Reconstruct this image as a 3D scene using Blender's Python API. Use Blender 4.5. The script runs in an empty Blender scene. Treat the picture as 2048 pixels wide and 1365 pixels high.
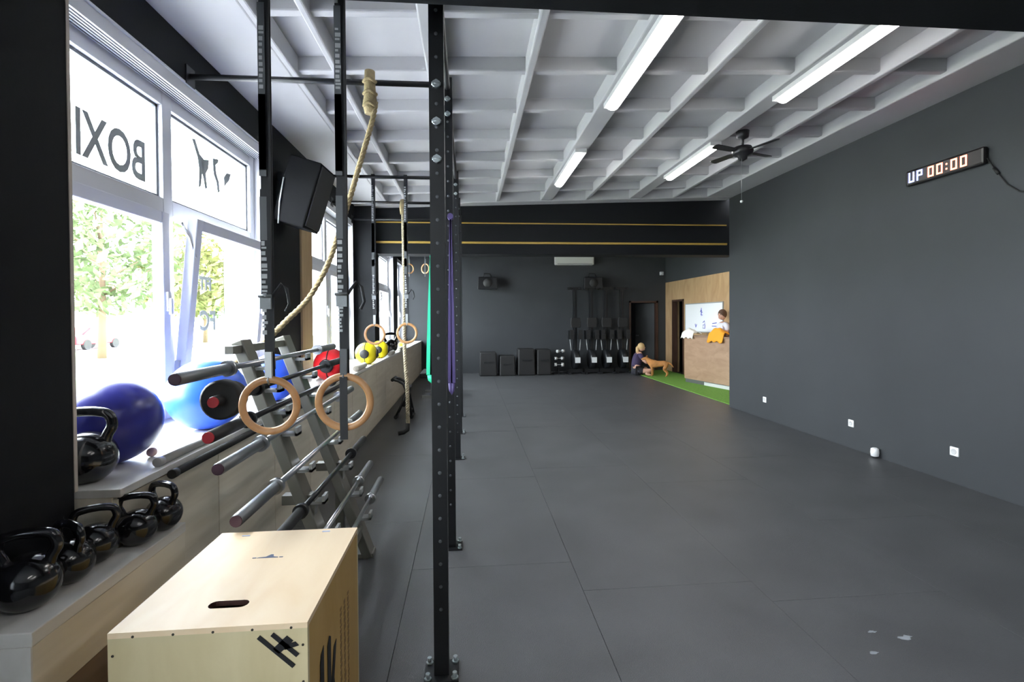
import bpy, bmesh, math, random
from mathutils import Vector, Matrix, Quaternion
from mathutils.geometry import tessellate_polygon
random.seed(7)
S = bpy.context.scene
C = S.collection
R = math.radians
PI = math.pi

# ------------------------------------------------------------------ camera
cam_d = bpy.data.cameras.new('camera'); cam = bpy.data.objects.new('camera', cam_d); C.objects.link(cam)
yaw, pit, rol = R(4.97), R(0.8), R(0.4)
fwd = Vector((math.sin(yaw)*math.cos(pit), math.cos(yaw)*math.cos(pit), -math.sin(pit)))
rt = Vector((math.cos(yaw), -math.sin(yaw), 0)); up = rt.cross(fwd)
r2 = math.cos(rol)*rt - math.sin(rol)*up; u2 = math.cos(rol)*up + math.sin(rol)*rt
M = Matrix((r2, u2, -fwd)).transposed().to_4x4(); M.translation = (0, 0, 1.575)
cam.matrix_world = M
cam_d.sensor_width = 36; cam_d.lens = 1000*36/2048
cam_d.shift_y = -33/2048
cam_d.clip_start = 0.05; cam_d.clip_end = 300
S.camera = cam

# ------------------------------------------------------------------ light and exposure
S.view_settings.view_transform = 'Standard'; S.view_settings.look = 'None'
S.view_settings.gamma = 1; S.view_settings.exposure = 1.2; S.view_settings.use_curve_mapping = False
W = bpy.data.worlds.new('World'); S.world = W; W.use_nodes = True
bg = W.node_tree.nodes['Background']; bg.inputs[0].default_value = (0.88, 0.93, 1.0, 1); bg.inputs[1].default_value = 15.0
LAMP = 13.0
sun_d = bpy.data.lights.new('sun', 'SUN'); sun_d.energy = 1.0; sun_d.angle = R(20); sun_d.color = (1, .97, .92)
sun = bpy.data.objects.new('sun', sun_d); sun.rotation_euler = (R(20), R(38), 0); C.objects.link(sun)   # lights the garden side only

# ------------------------------------------------------------------ materials
MT = {}
def mat(name, col, rough=.5, metal=0, spec=.5, emit=None, es=0, bump=None, var=None, coat=0):
    if name in MT: return MT[name]
    m = bpy.data.materials.new(name); m.use_nodes = True; nt = m.node_tree; b = nt.nodes['Principled BSDF']
    b.inputs['Base Color'].default_value = (*col, 1); b.inputs['Roughness'].default_value = rough
    b.inputs['Metallic'].default_value = metal; b.inputs['Specular IOR Level'].default_value = spec
    b.inputs['Coat Weight'].default_value = coat
    if emit: b.inputs['Emission Color'].default_value = (*emit, 1); b.inputs['Emission Strength'].default_value = es
    tc = nt.nodes.new('ShaderNodeTexCoord')
    if var:   # (scale, amount)
        n = nt.nodes.new('ShaderNodeTexNoise'); n.inputs['Scale'].default_value = var[0]; n.inputs['Detail'].default_value = 5
        nt.links.new(tc.outputs['Object'], n.inputs['Vector'])
        r = nt.nodes.new('ShaderNodeMapRange'); r.inputs['From Min'].default_value = .3; r.inputs['From Max'].default_value = .7
        r.inputs['To Min'].default_value = 1-var[1]; r.inputs['To Max'].default_value = 1+var[1]
        nt.links.new(n.outputs['Fac'], r.inputs['Value'])
        mx = nt.nodes.new('ShaderNodeMix'); mx.data_type = 'RGBA'; mx.blend_type = 'MULTIPLY'; mx.inputs['Factor'].default_value = 1
        mx.inputs['A'].default_value = (*col, 1); nt.links.new(r.outputs['Result'], mx.inputs['B'])
        nt.links.new(mx.outputs['Result'], b.inputs['Base Color'])
    if bump:  # (scale, strength)
        n = nt.nodes.new('ShaderNodeTexNoise'); n.inputs['Scale'].default_value = bump[0]; n.inputs['Detail'].default_value = 4
        nt.links.new(tc.outputs['Object'], n.inputs['Vector'])
        bp = nt.nodes.new('ShaderNodeBump'); bp.inputs['Strength'].default_value = bump[1]; bp.inputs['Distance'].default_value = .01
        nt.links.new(n.outputs['Fac'], bp.inputs['Height']); nt.links.new(bp.outputs['Normal'], b.inputs['Normal'])
    MT[name] = m; return m
def wood(name, c1, c2, scale=(1, 12, 12), rough=.45, dist=1.2):
    if name in MT: return MT[name]
    m = bpy.data.materials.new(name); m.use_nodes = True; nt = m.node_tree; b = nt.nodes['Principled BSDF']
    tc = nt.nodes.new('ShaderNodeTexCoord'); mp = nt.nodes.new('ShaderNodeMapping'); mp.inputs['Scale'].default_value = scale
    n = nt.nodes.new('ShaderNodeTexNoise'); n.inputs['Scale'].default_value = 1.6; n.inputs['Detail'].default_value = 6; n.inputs['Distortion'].default_value = dist
    nt.links.new(tc.outputs['Object'], mp.inputs[0]); nt.links.new(mp.outputs[0], n.inputs['Vector'])
    cr = nt.nodes.new('ShaderNodeValToRGB'); cr.color_ramp.elements[0].position = .3; cr.color_ramp.elements[1].position = .7
    cr.color_ramp.elements[0].color = (*c1, 1); cr.color_ramp.elements[1].color = (*c2, 1)
    nt.links.new(n.outputs['Fac'], cr.inputs[0]); nt.links.new(cr.outputs[0], b.inputs['Base Color']); b.inputs['Roughness'].default_value = rough
    MT[name] = m; return m
def glass(name='glass'):
    if name in MT: return MT[name]
    m = bpy.data.materials.new(name); m.use_nodes = True; nt = m.node_tree; nt.nodes.clear()
    o = nt.nodes.new('ShaderNodeOutputMaterial'); t = nt.nodes.new('ShaderNodeBsdfTransparent'); g = nt.nodes.new('ShaderNodeBsdfGlossy')
    g.inputs['Roughness'].default_value = .02; mx = nt.nodes.new('ShaderNodeMixShader'); mx.inputs[0].default_value = .05
    t.inputs[0].default_value = (.97, .99, .98, 1)
    nt.links.new(t.outputs[0], mx.inputs[1]); nt.links.new(g.outputs[0], mx.inputs[2])
    nt.links.new(mx.outputs[0], o.inputs[0]); MT[name] = m; return m

WALL = mat('charcoal_paint', (.047, .051, .056), .62, spec=.3, bump=(60, .06), var=(1.5, .06))
WALLD = mat('black_paint', (.009, .010, .012), .7, spec=.2, bump=(60, .06))
WHITE = mat('white_paint', (.50, .50, .51), .65, var=(2, .03))
PVC = mat('white_plastic_frame', (.66, .67, .72), .35)
BLK = mat('black_powder_coat', (.012, .013, .015), .38)
BLKS = mat('black_gloss_enamel', (.010, .010, .012), .16, coat=.4, bump=(30, .08))
BLKR = mat('black_rubber', (.012, .012, .013), .6)
STRAP = mat('black_webbing', (.02, .022, .026), .6)
STRAPG = mat('grey_webbing', (.13, .14, .15), .5)  # grey of the strap where light falls on it; also the fabric sleeve
PRINT = mat('white_print', (.55, .57, .58), .5)
CHROME = mat('brushed_chrome', (.55, .56, .58), .28, 1)
STEEL = mat('grey_knurled_steel', (.23, .24, .25), .42, .85, bump=(300, .2))
OLIVE = mat('grey_olive_steel', (.20, .195, .17), .38, .35)
GREYP = mat('light_grey_metal', (.45, .47, .47), .35, .3)
RED = mat('red_cap', (.45, .02, .03), .4)
DARKRED = mat('dark_purple_cap', (.07, .03, .05), .4)
RINGW = wood('birch_ring', (.50, .25, .10), (.66, .37, .17), (6, 6, 6), .35)
CAB = wood('ash_laminate', (.60, .54, .43), (.72, .66, .55), (9, .8, 9), .45, .6)
CABL = wood('pale_laminate', (.62, .60, .56), (.72, .70, .67), (9, .8, 9), .4, .6)
PLYTOP = wood('plywood_lit_top', (.82, .62, .40), (.88, .71, .50), (6, 1.2, 6), .5, 1.0)  # window light on the box top put into a brighter wood colour
PLYFR = wood('plywood_front_shaded', (.60, .50, .29), (.70, .60, .37), (5, 5, 1.2), .5, 1.0)  # same plywood, its dimmer front put into the colour
PLYSD = wood('plywood_side_shaded', (.50, .30, .08), (.60, .39, .13), (4, 4, 1.2), .5, 1.0)  # same plywood, side shading put into a deeper golden colour
DESKW = wood('reception_laminate', (.33, .20, .12), (.42, .27, .17), (2, 2, 5), .5)
WALLW = wood('oak_panel', (.42, .26, .13), (.54, .36, .20), (3, 3, 1), .5)
TAN = wood('tan_trim', (.36, .25, .13), (.44, .32, .18), (8, 8, 1), .5)
INK = mat('black_ink', (.012, .012, .014), .5)
BRINK = mat('brown_ink', (.27, .16, .06), .6)
BLINK = mat('faded_blue_ink', (.10, .12, .20), .6)
GLASS = glass()

# ------------------------------------------------------------------ mesh helper
class MB:
    def __init__(s): s.v = []; s.f = []; s.mi = []; s.sm = []
    def add(s, vs, fs, m=0, smooth=False, T=None):
        o = len(s.v); s.v += [tuple(T @ Vector(v)) if T is not None else tuple(v) for v in vs]
        for f in fs: s.f.append([i+o for i in f]); s.mi.append(m); s.sm.append(smooth)
        return s
    def box(s, lo, hi, m=0, T=None):
        x0, y0, z0 = lo; x1, y1, z1 = hi
        v = [(x0,y0,z0),(x1,y0,z0),(x1,y1,z0),(x0,y1,z0),(x0,y0,z1),(x1,y0,z1),(x1,y1,z1),(x0,y1,z1)]
        return s.add(v, [(0,3,2,1),(4,5,6,7),(0,1,5,4),(1,2,6,5),(2,3,7,6),(3,0,4,7)], m, False, T)
    def cbox(s, c, d, m=0, T=None):
        return s.box([c[i]-d[i]/2 for i in range(3)], [c[i]+d[i]/2 for i in range(3)], m, T)
    def ring_loft(s, rings, m=0, smooth=True, cap=True, closed=False, T=None):
        n = len(rings[0]); vs = [p for r in rings for p in r]; fs = []; k = len(rings)
        for i in range(k if closed else k-1):
            a = i*n; b = ((i+1) % k)*n
            for j in range(n): fs.append((a+j, a+(j+1)%n, b+(j+1)%n, b+j))
        s.add(vs, fs, m, smooth, T)
        if cap and not closed:
            s.add(rings[0], [tuple(range(n))[::-1]], m, False, T); s.add(rings[-1], [tuple(range(n))], m, False, T)
        return s
    def tube(s, pts, r, n=12, m=0, cap=True, closed=False, T=None, flat=None):
        P = [Vector(p) for p in pts]; k = len(P); rs = r if isinstance(r, (list, tuple)) else [r]*k
        rings = []; u = None
        for i in range(k):
            if closed: t = (P[(i+1)%k]-P[i-1]).normalized()
            else: t = (P[min(i+1, k-1)]-P[max(i-1, 0)]).normalized()
            if u is None:
                a = Vector((0,0,1)) if abs(t.z) < .9 else Vector((1,0,0)); u = (a-t*a.dot(t)).normalized()
            else: u = (u-t*u.dot(t)).normalized()
            w = t.cross(u); fl = flat or 1
            rings.append([tuple(P[i]+rs[i]*(math.cos(2*PI*j/n)*u+fl*math.sin(2*PI*j/n)*w)) for j in range(n)])
        return s.ring_loft(rings, m, True, cap, closed, T)
    def cyl(s, a, b, r, n=16, m=0, T=None): return s.tube([a, b], r, n, m, T=T)
    def ball(s, c, r, m=0, nu=24, nv=14, sc=(1,1,1), T=None):
        rings = []
        for i in range(1, nv):
            th = PI*i/nv
            rings.append([(c[0]+sc[0]*r*math.sin(th)*math.cos(2*PI*j/nu), c[1]+sc[1]*r*math.sin(th)*math.sin(2*PI*j/nu), c[2]-sc[2]*r*math.cos(th)) for j in range(nu)])
        s.ring_loft(rings, m, True, False, T=T)
        vs = rings[0]+[(c[0], c[1], c[2]-sc[2]*r)]; s.add(vs, [(nu, (j+1)%nu, j) for j in range(nu)], m, True, T)
        vs = rings[-1]+[(c[0], c[1], c[2]+sc[2]*r)]; s.add(vs, [(nu, j, (j+1)%nu) for j in range(nu)], m, True, T)
        return s
    def lathe(s, prof, n=24, m=0, T=None, smooth=True):
        rings = [[(r*math.cos(2*PI*j/n), r*math.sin(2*PI*j/n), z) for j in range(n)] for r, z in prof]
        return s.ring_loft(rings, m, smooth, True, T=T)
    def prism(s, poly, h, m=0, T=None, holes=(), hm=None):   # poly in xy, from z=0 to h
        loops = [list(poly)]+[list(x) for x in holes]; fl = [Vector((*p, 0)) for l in loops for p in l]
        tri = tessellate_polygon([[Vector((*p, 0)) for p in l] for l in loops])
        n = len(fl); vs = [(p.x, p.y, 0) for p in fl]+[(p.x, p.y, h) for p in fl]
        fs = []
        for t in tri:
            a, b, c = (fl[i] for i in t)
            if (b-a).cross(c-a).z < 0: t = (t[0], t[2], t[1])
            fs.append(tuple(i+n for i in t)); fs.append(tuple(reversed(t)))
        o = 0; b0 = len(s.mi)
        for q, l in enumerate(loops):
            k = len(l)
            if q == 1: nh = len(fs)
            for i in range(k): fs.append((o+i, o+(i+1)%k, o+(i+1)%k+n, o+i+n))
            o += k
        s.add(vs, fs, m, False, T)
        if hm is not None:
            for i in range(b0+nh, len(s.mi)): s.mi[i] = hm
        return s
    def text(s, body, size, depth, T, m=0, bold=0):
        cu = bpy.data.curves.new('t', 'FONT'); cu.body = body; cu.size = size; cu.extrude = depth; cu.align_x = 'CENTER'; cu.resolution_u = 4; cu.offset = bold
        o = bpy.data.objects.new('t', cu); me = bpy.data.meshes.new_from_object(o)
        s.add([v.co[:] for v in me.vertices], [tuple(p.vertices) for p in me.polygons], m, False, T)
        bpy.data.objects.remove(o); bpy.data.curves.remove(cu); bpy.data.meshes.remove(me); return s
    def build(s, name, mats, parent=None, loc=None, bevel=0, label=None):
        mats = mats if isinstance(mats, (list, tuple)) else [mats]
        me = bpy.data.meshes.new(name)
        me.from_pydata(s.v, [], s.f)
        for m in mats: me.materials.append(m)
        for p, mi, sm in zip(me.polygons, s.mi, s.sm): p.material_index = mi; p.use_smooth = sm
        me.update()
        bm = bmesh.new(); bm.from_mesh(me); bmesh.ops.remove_doubles(bm, verts=bm.verts, dist=1e-6)
        bmesh.ops.recalc_face_normals(bm, faces=bm.faces); bm.to_mesh(me); bm.free()
        o = bpy.data.objects.new(name, me); C.objects.link(o)
        if parent is not None: o.parent = parent
        if loc is not None: o.location = loc
        if bevel:
            b = o.modifiers.new('bevel', 'BEVEL'); b.width = bevel; b.segments = 2; b.limit_method = 'ANGLE'; b.angle_limit = R(40)
        if label: o['label'] = label
        return o
def tag(o, label, cat, group=None, kind=None):
    o['label'] = label; o['category'] = cat
    if group: o['group'] = group
    if kind: o['kind'] = kind
    return o
def struct(o, label=None):
    o['kind'] = 'structure'
    if label: o['label'] = label
    return o
def thing(name, loc, label, cat, group=None, rz=0, kind=None):
    o = bpy.data.objects.new(name, None); C.objects.link(o); o.location = loc; o.rotation_euler = (0, 0, rz); o.empty_display_size = .1
    if kind == 'structure': o['kind'] = kind; o['label'] = label; return o
    return tag(o, label, cat, group, kind)
def copy_thing(o, loc, label, rz=None, sc=None, group=None):
    def rec(a, par):
        c = a.copy(); C.objects.link(c); c.parent = par
        for ch in [x for x in kids.get(a.name, [])]: rec(ch, c)
        return c
    kids = {}
    for x in bpy.data.objects:
        if x.parent: kids.setdefault(x.parent.name, []).append(x)
    c = rec(o, None); c.location = loc; c['label'] = label
    if rz is not None: c.rotation_euler = (0, 0, rz)
    if sc is not None: c.scale = (sc, sc, sc)
    if group: c['group'] = group
    return c
def Tr(loc=(0,0,0), rx=0, ry=0, rz=0):
    return Matrix.Translation(loc) @ Matrix.Rotation(rz, 4, 'Z') @ Matrix.Rotation(ry, 4, 'Y') @ Matrix.Rotation(rx, 4, 'X')

# ================================================================== SETTING
XL, XG, XR = -1.8, -1.92, 4.5       # inner wall face, window plane, right wall
YP, YB = 8.4, 14.2                  # portal frame, back wall
def cz(x): return 3.38+(x+1.8)*.035
# ---- floor of rubber mats
f = MB(); f.box((-2.15, -5.0, -.12), (6.0, YB+.2, -.02))
def slab(x0, x1, y0, y1): f.box((x0+.0015, y0+.0015, -.02), (x1-.0015, y1-.0015, 0), 1)
strips = [(-1.9, -1.375, [3.1]), (-1.375, -.365, [2.0, 3.9, 5.8]), (-.365, .645, [-.3, 1.4, 3.15, 4.88, 6.9, 8.9, 10.9, 12.9]), (.645, 1.656, [.9, 2.81, 5.15, 7.1, 9.1, 11.1, 13.1]),
          (1.656, 2.667, [.6, 2.6, 4.58, 6.6, 8.6, 10.6, 12.6]), (2.667, 3.678, [1.6, 3.6, 5.3, 7.3, 9.3, 11.3]), (3.678, 4.6, [.4, 2.5, 4.5, 6.5, 8.5, 10.5, 12.5])]
for x0, x1, ys in strips:
    ys = [-5.0]+ys+[YB]
    for a, b in zip(ys, ys[1:]): slab(x0, x1, a, b)
f.box((4.6, -5.0, -.02), (6.0, YB, -.004), 0)
RUB = mat('rubber_mat', (.080, .082, .087), .36, spec=.65, bump=(220, .35), var=(2.2, .14))
struct(f.build('floor', [mat('dark_gap', (.012, .012, .013), .8), RUB]))
# ---- ceiling: coffered slab
c = MB()
def shear(mb0):
    for i in range(mb0, len(c.v)):
        x, y, z = c.v[i]; c.v[i] = (x, y, z+.035*(x+1.8))
k0 = len(c.v)
c.box((-1.95, 1.9, 3.53), (4.6, 8.45, 3.66))
longs = [(-1.47, .42), (-.97, .05), (-.24, .12), (.49, .06), (1.29, .20), (1.97, .06), (2.78, .20), (3.46, .06), (4.28, .5)]
for x, w in longs: c.box((x-w/2, 1.95, 3.385), (x+w/2, 8.4, 3.54))
c.box((-1.85, 1.95, 3.38), (-1.3, 8.4, 3.54))
for i in range(9):
    y = 2.45+.745*i; c.box((-1.8, y-.035, 3.42), (4.5, y+.035, 3.54))
c.box((-1.85, 8.15, 3.375), (4.5, 8.4, 3.54))
shear(k0)
struct(c.build('ceiling', WHITE, bevel=.012))
c2 = MB(); c2.box((-2.1, -5.0, 3.55), (4.6, 1.95, 3.7)); struct(c2.build('ceiling_near', WHITE))
c2 = MB(); c2.box((-2.1, 8.45, 3.5), (6.0, YB+.2, 3.65)); struct(c2.build('ceiling_back', WALLD))
# ---- left wall with window openings
SILL = .94
wins = [(1.95, 4.73), (5.92, 8.05), (9.25, 12.25), (12.95, 14.05)]
w = MB(); w.box((-2.2, 1.4, 0), (XL, YB+.1, SILL-.04)); w.box((-2.2, 1.4, 3.11), (XL, YB+.1, 3.68))
ys = [1.4]+[y for a in wins for y in a]+[YB+.1]
for a, b in zip(ys[::2], ys[1::2]): w.box((-2.2, a, SILL-.04), (XL, b, 3.11))
w.box((-2.2, -5.0, 0), (XL, .9, SILL-.04)); w.box((-2.2, -5.0, 3.11), (XL, .9, 3.6)); w.box((-2.2, -5.0, 0), (XL, -4.4, 3.6)); w.box((-2.2, -.2, SILL-.04), (XL, .9, 3.11)); w.box((-2.2, -2.4, SILL-.04), (XL, -2.2, 3.11))
struct(w.build('wall_left', WALLD))
w = MB(); w.box((-2.2, .9, 0), (-1.455, 1.97, 3.6)); struct(w.build('wall_left_column', WALLD))
w = MB(); w.box((XL, 8.2, 0), (-1.5, 8.6, 3.6)); struct(w.build('wall_left_column', WALLD))
rv = MB()                                                        # white plastered window returns
for a, b in wins:
    rv.box((-2.19, a, SILL-.03), (XL+.003, a+.012, 3.11)); rv.box((-2.19, b-.012, SILL-.03), (XL+.003, b, 3.11)); rv.box((-2.19, a, 3.098), (XL+.003, b, 3.11))
struct(rv.build('trim_1', PVC))
tr = MB(); tr.box((XL, 5.56, SILL), (XL+.02, 5.92, 3.0)); struct(tr.build('trim_2', TAN)); tr = MB(); tr.box((-1.465, 1.97, SILL), (-1.452, 1.985, 2.79)); struct(tr.build('trim_6', mat('pale_edge', (.55, .48, .42), .5)))
# ---- right wall, back walls
w = MB(); w.box((XR, -5.0, 0), (XR+.18, 8.3, 3.72)); w.box((XR+.18, 8.12, 0), (5.95, 8.3, 3.6)); struct(w.build('wall_right', WALL))
w = MB(); w.box((-2.2, -5.15, 0), (4.7, -5.0, 3.7)); struct(w.build('wall_near', WALL))
w = MB(); w.box((-2.2, YB, 0), (4.655, YB+.15, 3.6)); w.box((5.51, YB, 0), (5.95, YB+.15, 3.6)); w.box((4.655, YB, 2.03), (5.51, YB+.15, 3.6))
w.box((3.9, YB+1.6, 0), (6.2, YB+1.7, 2.6)); w.box((3.9, YB+.15, 0), (4.0, YB+1.6, 2.6)); w.box((6.1, YB+.15, 0), (6.2, YB+1.6, 2.6)); w.box((3.9, YB+.15, 2.5), (6.2, YB+1.7, 2.6))
w.box((3.9, YB+.15, -.1), (6.2, YB+1.7, 0))
struct(w.build('wall_back', WALL))
w = MB(); w.box((5.75, 8.3, 2.56), (5.95, YB, 3.6)); struct(w.build('wall_reception', WALL))
w = MB(); w.box((5.75, 8.3, 0), (5.95, 12.94, 2.56)); w.box((5.75, 13.70, 0), (5.95, YB, 2.56)); w.box((5.75, 12.94, 2.04), (5.95, 13.70, 2.56)); struct(w.build('wall_reception_panel', WALLW))
w = MB(); w.box((6.6, 12.5, -.1), (6.7, 14.2, 2.6)); w.box((5.95, 12.5, -.1), (6.6, 12.6, 2.6)); w.box((5.95, 14.1, -.1), (6.6, 14.2, 2.6)); w.box((5.95, 12.5, 2.5), (6.6, 14.2, 2.6)); w.box((5.95, 12.5, -.1), (6.6, 14.2, -.01))
struct(w.build('wall_passage', WALLD))
# ---- portal frames
w = MB(); w.box((-2.1, 1.45, 2.79), (4.6, 1.97, 3.6)); struct(w.build('trim_3', WALLD))
w = MB(); w.box((-1.8, YP, 2.64), (4.7, YP+.35, 3.74)); w.box((-1.8, YP-.02, 2.64), (4.5, YP, 2.80)); struct(w.build('trim_4', WALLD))
YEL = mat('yellow_line', (.42, .27, .05), .5)
w = MB(); w.box((-1.5, YP-.03, 2.812), (4.5, YP-.001, 2.845)); w.box((-1.5, YP-.012, 3.148), (4.5, YP-.001, 3.168)); struct(w.build('trim_5', YEL))
# ---- doors
def door_frame(o, parent): pass
d1 = thing('door_1', (4.655, YB, 0), 'open doorway with brown frame in the back wall', '', kind='structure')
DB = wood('dark_brown_wood', (.05, .025, .018), (.09, .045, .03), (5, 5, 1))
f = MB(); f.box((0, -.03, 0), (.05, .12, 2.03)); f.box((.805, -.03, 0), (.855, .12, 2.03)); f.box((0, -.03, 1.98), (.855, .12, 2.03)); f.build('door_frame', DB, d1)
T = Tr((.80, .12, 0), rz=R(115)); f = MB(); f.box((0, -.04, .01), (.78, 0, 1.97), T=T); lf = f.build('door_leaf', mat('grey_door', (.12, .125, .13), .5), d1)
f = MB(); f.cyl((.70, .0, 1.0), (.70, .05, 1.0), .012, T=T); f.cyl((.70, .05, 1.0), (.60, .05, 1.0), .01, T=T); f.build('door_handle', CHROME, lf)
d2 = thing('door_2', (5.75, 12.94, 0), 'narrow open doorway in the wooden wall behind the desk', '', kind='structure')
f = MB(); f.box((-.02, 0, 0), (.12, .05, 2.04)); f.box((-.02, .71, 0), (.12, .76, 2.04)); f.box((-.02, 0, 1.99), (.12, .76, 2.04)); f.build('door_frame', DB, d2)

# ---- windows
def window(n, y0, y1, mull, tilt=False, text=None):
    o = thing('window_%d' % n, (XG, y0, SILL), 'white framed window %s' % ['nearest the camera, with lettering on the upper pane', 'beyond the black loudspeaker', 'past the far column', 'at the far end of the left wall', 'behind the camera, the farther one', 'behind the camera, the nearer one'][n-1], '', kind='structure')
    L = y1-y0; H = 3.098-SILL; fr = MB(); e = .095; tz = 1.31; d0, d1_ = -.07, .0
    fr.box((d0, .012, 0), (d1_, e, H)); fr.box((d0, L-e, 0), (d1_, L-.012, H))
    xs = [e]+[v for m in mull for v in (m-.05, m+.05)]+[L-e]
    for m in mull: fr.box((d0, m-.05, 0), (d1_, m+.05, H))
    for a_, b_ in zip(xs[::2], xs[1::2]):
        for za, zb in ((H-.16, H), (0, .07), (tz, tz+.10)): fr.box((d0+.001, a_+.0004, za+.0004), (d1_-.001, b_-.0004, zb-.0004))
    fr.build('window_frame', PVC, o, bevel=.005)
    hb = MB(); hb.box((.0, .012, H-.075), (.112, L-.012, H-.0))
    for q in range(5): hb.box((.012+q*.02, .02, H-.079), (.018+q*.02, L-.02, H-.0745), 1)
    hb.build('ventilation_grille', [PVC, mat('grille_slot', (.10, .10, .11), .6)], o)
    edges = [e]+[v for m in mull for v in (m-.05, m+.05)]+[L-e]
    for q, (a, b) in enumerate(zip(edges[::2], edges[1::2])):
        g = MB(); g.box((-.045, a, tz+.10), (-.038, b, H-.16)); g.build('upper_pane', GLASS, o)
        gk = MB(); gk.box((-.052, a, tz+.10), (-.03, a+.018, H-.16)); gk.box((-.052, b-.018, tz+.10), (-.03, b, H-.16)); gk.box((-.052, a, H-.178), (-.03, b, H-.16)); gk.box((-.052, a, tz+.10), (-.03, b, tz+.118))
        gk.build('gasket', mat('grey_gasket', (.16, .17, .19), .6), o)
        s = MB(); a2, b2, s0, s1 = a-.0, b+.0, .07, tz; sw = .075
        s.box((-.035, a2, 0), (.03, a2+sw, s1-s0)); s.box((-.035, b2-sw, 0), (.03, b2, s1-s0)); s.box((-.034, a2+sw+.0004, 0), (.029, b2-sw-.0004, sw)); s.box((-.034, a2+sw+.0004, s1-s0-sw), (.029, b2-sw-.0004, s1-s0))
        sh = s.build('sash', PVC, o, bevel=.006); sh.location = (.005, 0, s0)
        g = MB(); g.box((-.006, a2+sw, sw), (0, b2-sw, s1-s0-sw)); g.build('lower_pane', GLASS, sh)
        h = MB(); h.box((.03, b2-.055, .62), (.045, b2-.02, .74)); h.box((.045, b2-.05, .60), (.06, b2-.028, .70)); h.build('sash_handle', PVC, sh)
        if tilt and q == 1:
            sh.rotation_euler = (0, R(5.5), 0)
            st = MB(); st.tube([(.03, a2+.02, .98), (-.0, a2-.01, 1.10), (-.055, a2-.02, 1.20)], .008); st.box((-.03, a2-.012, .15), (-.0, a2, .30)); st.build('tilt_stay', CHROME, sh)
    return o
w1 = window(1, 1.95, 4.73, [1.46], True)
window(5, -4.4, -2.4, [1.0]); window(6, -2.2, -.2, [1.0])
window(2, 5.92, 8.05, [1.06]); window(3, 9.25, 12.25, [1.5]); window(4, 12.95, 14.05, [])
# lettering stuck to the panes (reads mirrored from indoors)
def filmmat(name, a):
    m = bpy.data.materials.new(name); m.use_nodes = True; nt = m.node_tree; b = nt.nodes['Principled BSDF']; b.inputs['Base Color'].default_value = (.25, .27, .28, 1); b.inputs['Alpha'].default_value = a; MT[name] = m; return m
LET = filmmat('grey_window_film', .968); filmmat('pale_window_film', .975)
def pane_T(y, z): return Matrix.Translation((-.050, y-1.95, z-SILL)) @ Matrix(((0,0,-1,0),(1,0,0,0),(0,1,0,0),(0,0,0,1))) @ Matrix.Diagonal((-1, 1, 1, 1)) @ Matrix.Identity(4)
# x of text -> -y seen from inside: letters start at the far side and run towards the camera
def film(body, y, z, size, sx=1):
    T = Matrix.Translation((-.0345, y-1.95, z-SILL)) @ Matrix(((0,0,1,0),(-sx,0,0,0),(0,1,0,0),(0,0,0,1)))
    return MB().text(body, size, .001, T, bold=.006)
film('BOXING', 2.785, 2.42, .335, .725).build('window_lettering', LET, w1, label='grey mirrored BOXING lettering')
# fighter silhouettes of film on the second upper pane, letters on the tilted pane
lg = MB()
def yz(poly, x=-.036):
    T = Matrix.Translation((x, -1.95+.11, -SILL)) @ Matrix(((0,0,1,0),(1,0,0,0),(0,1,0,0),(0,0,0,1)))
    lg.prism(poly, .002, 0, T)
yz([(3.66,2.87),(3.70,2.88),(3.76,2.79),(3.82,2.77),(3.89,2.79),(3.88,2.72),(3.84,2.67),(3.86,2.57),(3.83,2.55),(3.81,2.62),(3.79,2.66),(3.77,2.56),(3.74,2.54),(3.75,2.68),(3.73,2.76)])
yz([(3.95,2.82),(4.04,2.84),(4.03,2.81),(3.99,2.78),(4.00,2.72),(4.04,2.66),(4.05,2.59),(4.02,2.57),(4.00,2.65),(3.96,2.70),(3.95,2.76)])
yz([(4.12,2.72),(4.17,2.77),(4.24,2.78),(4.21,2.72),(4.16,2.68),(4.13,2.65)])
lg.build('window_lettering', LET, w1, label='grey fighter figures on the pane')
l2 = film('FC', 3.95, 1.72, .20); o2 = l2.build('window_lettering', mat('pale_window_film', (.30, .32, .34), .6), w1)
l2 = MB(); T = Matrix.Translation((-.052, 0, 0)); o2.location = (.0, 0, -.22)
film('FIT', 3.92, 1.80, .13).build('window_lettering', mat('pale_window_film', (.3, .3, .3), .6), w1)

# ---- daylight portals in the window openings
for a, b in wins+[(-4.4, -2.4), (-2.2, -.2)]:
    ld = bpy.data.lights.new('window_portal', 'AREA'); ld.shape = 'RECTANGLE'; ld.size = 3.1-SILL; ld.size_y = b-a; ld.cycles.is_portal = True
    lo = bpy.data.objects.new('window_portal', ld); lo.location = (-2.1, (a+b)/2, (3.1+SILL)/2); lo.rotation_euler = (0, R(-90), 0); C.objects.link(lo)

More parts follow.
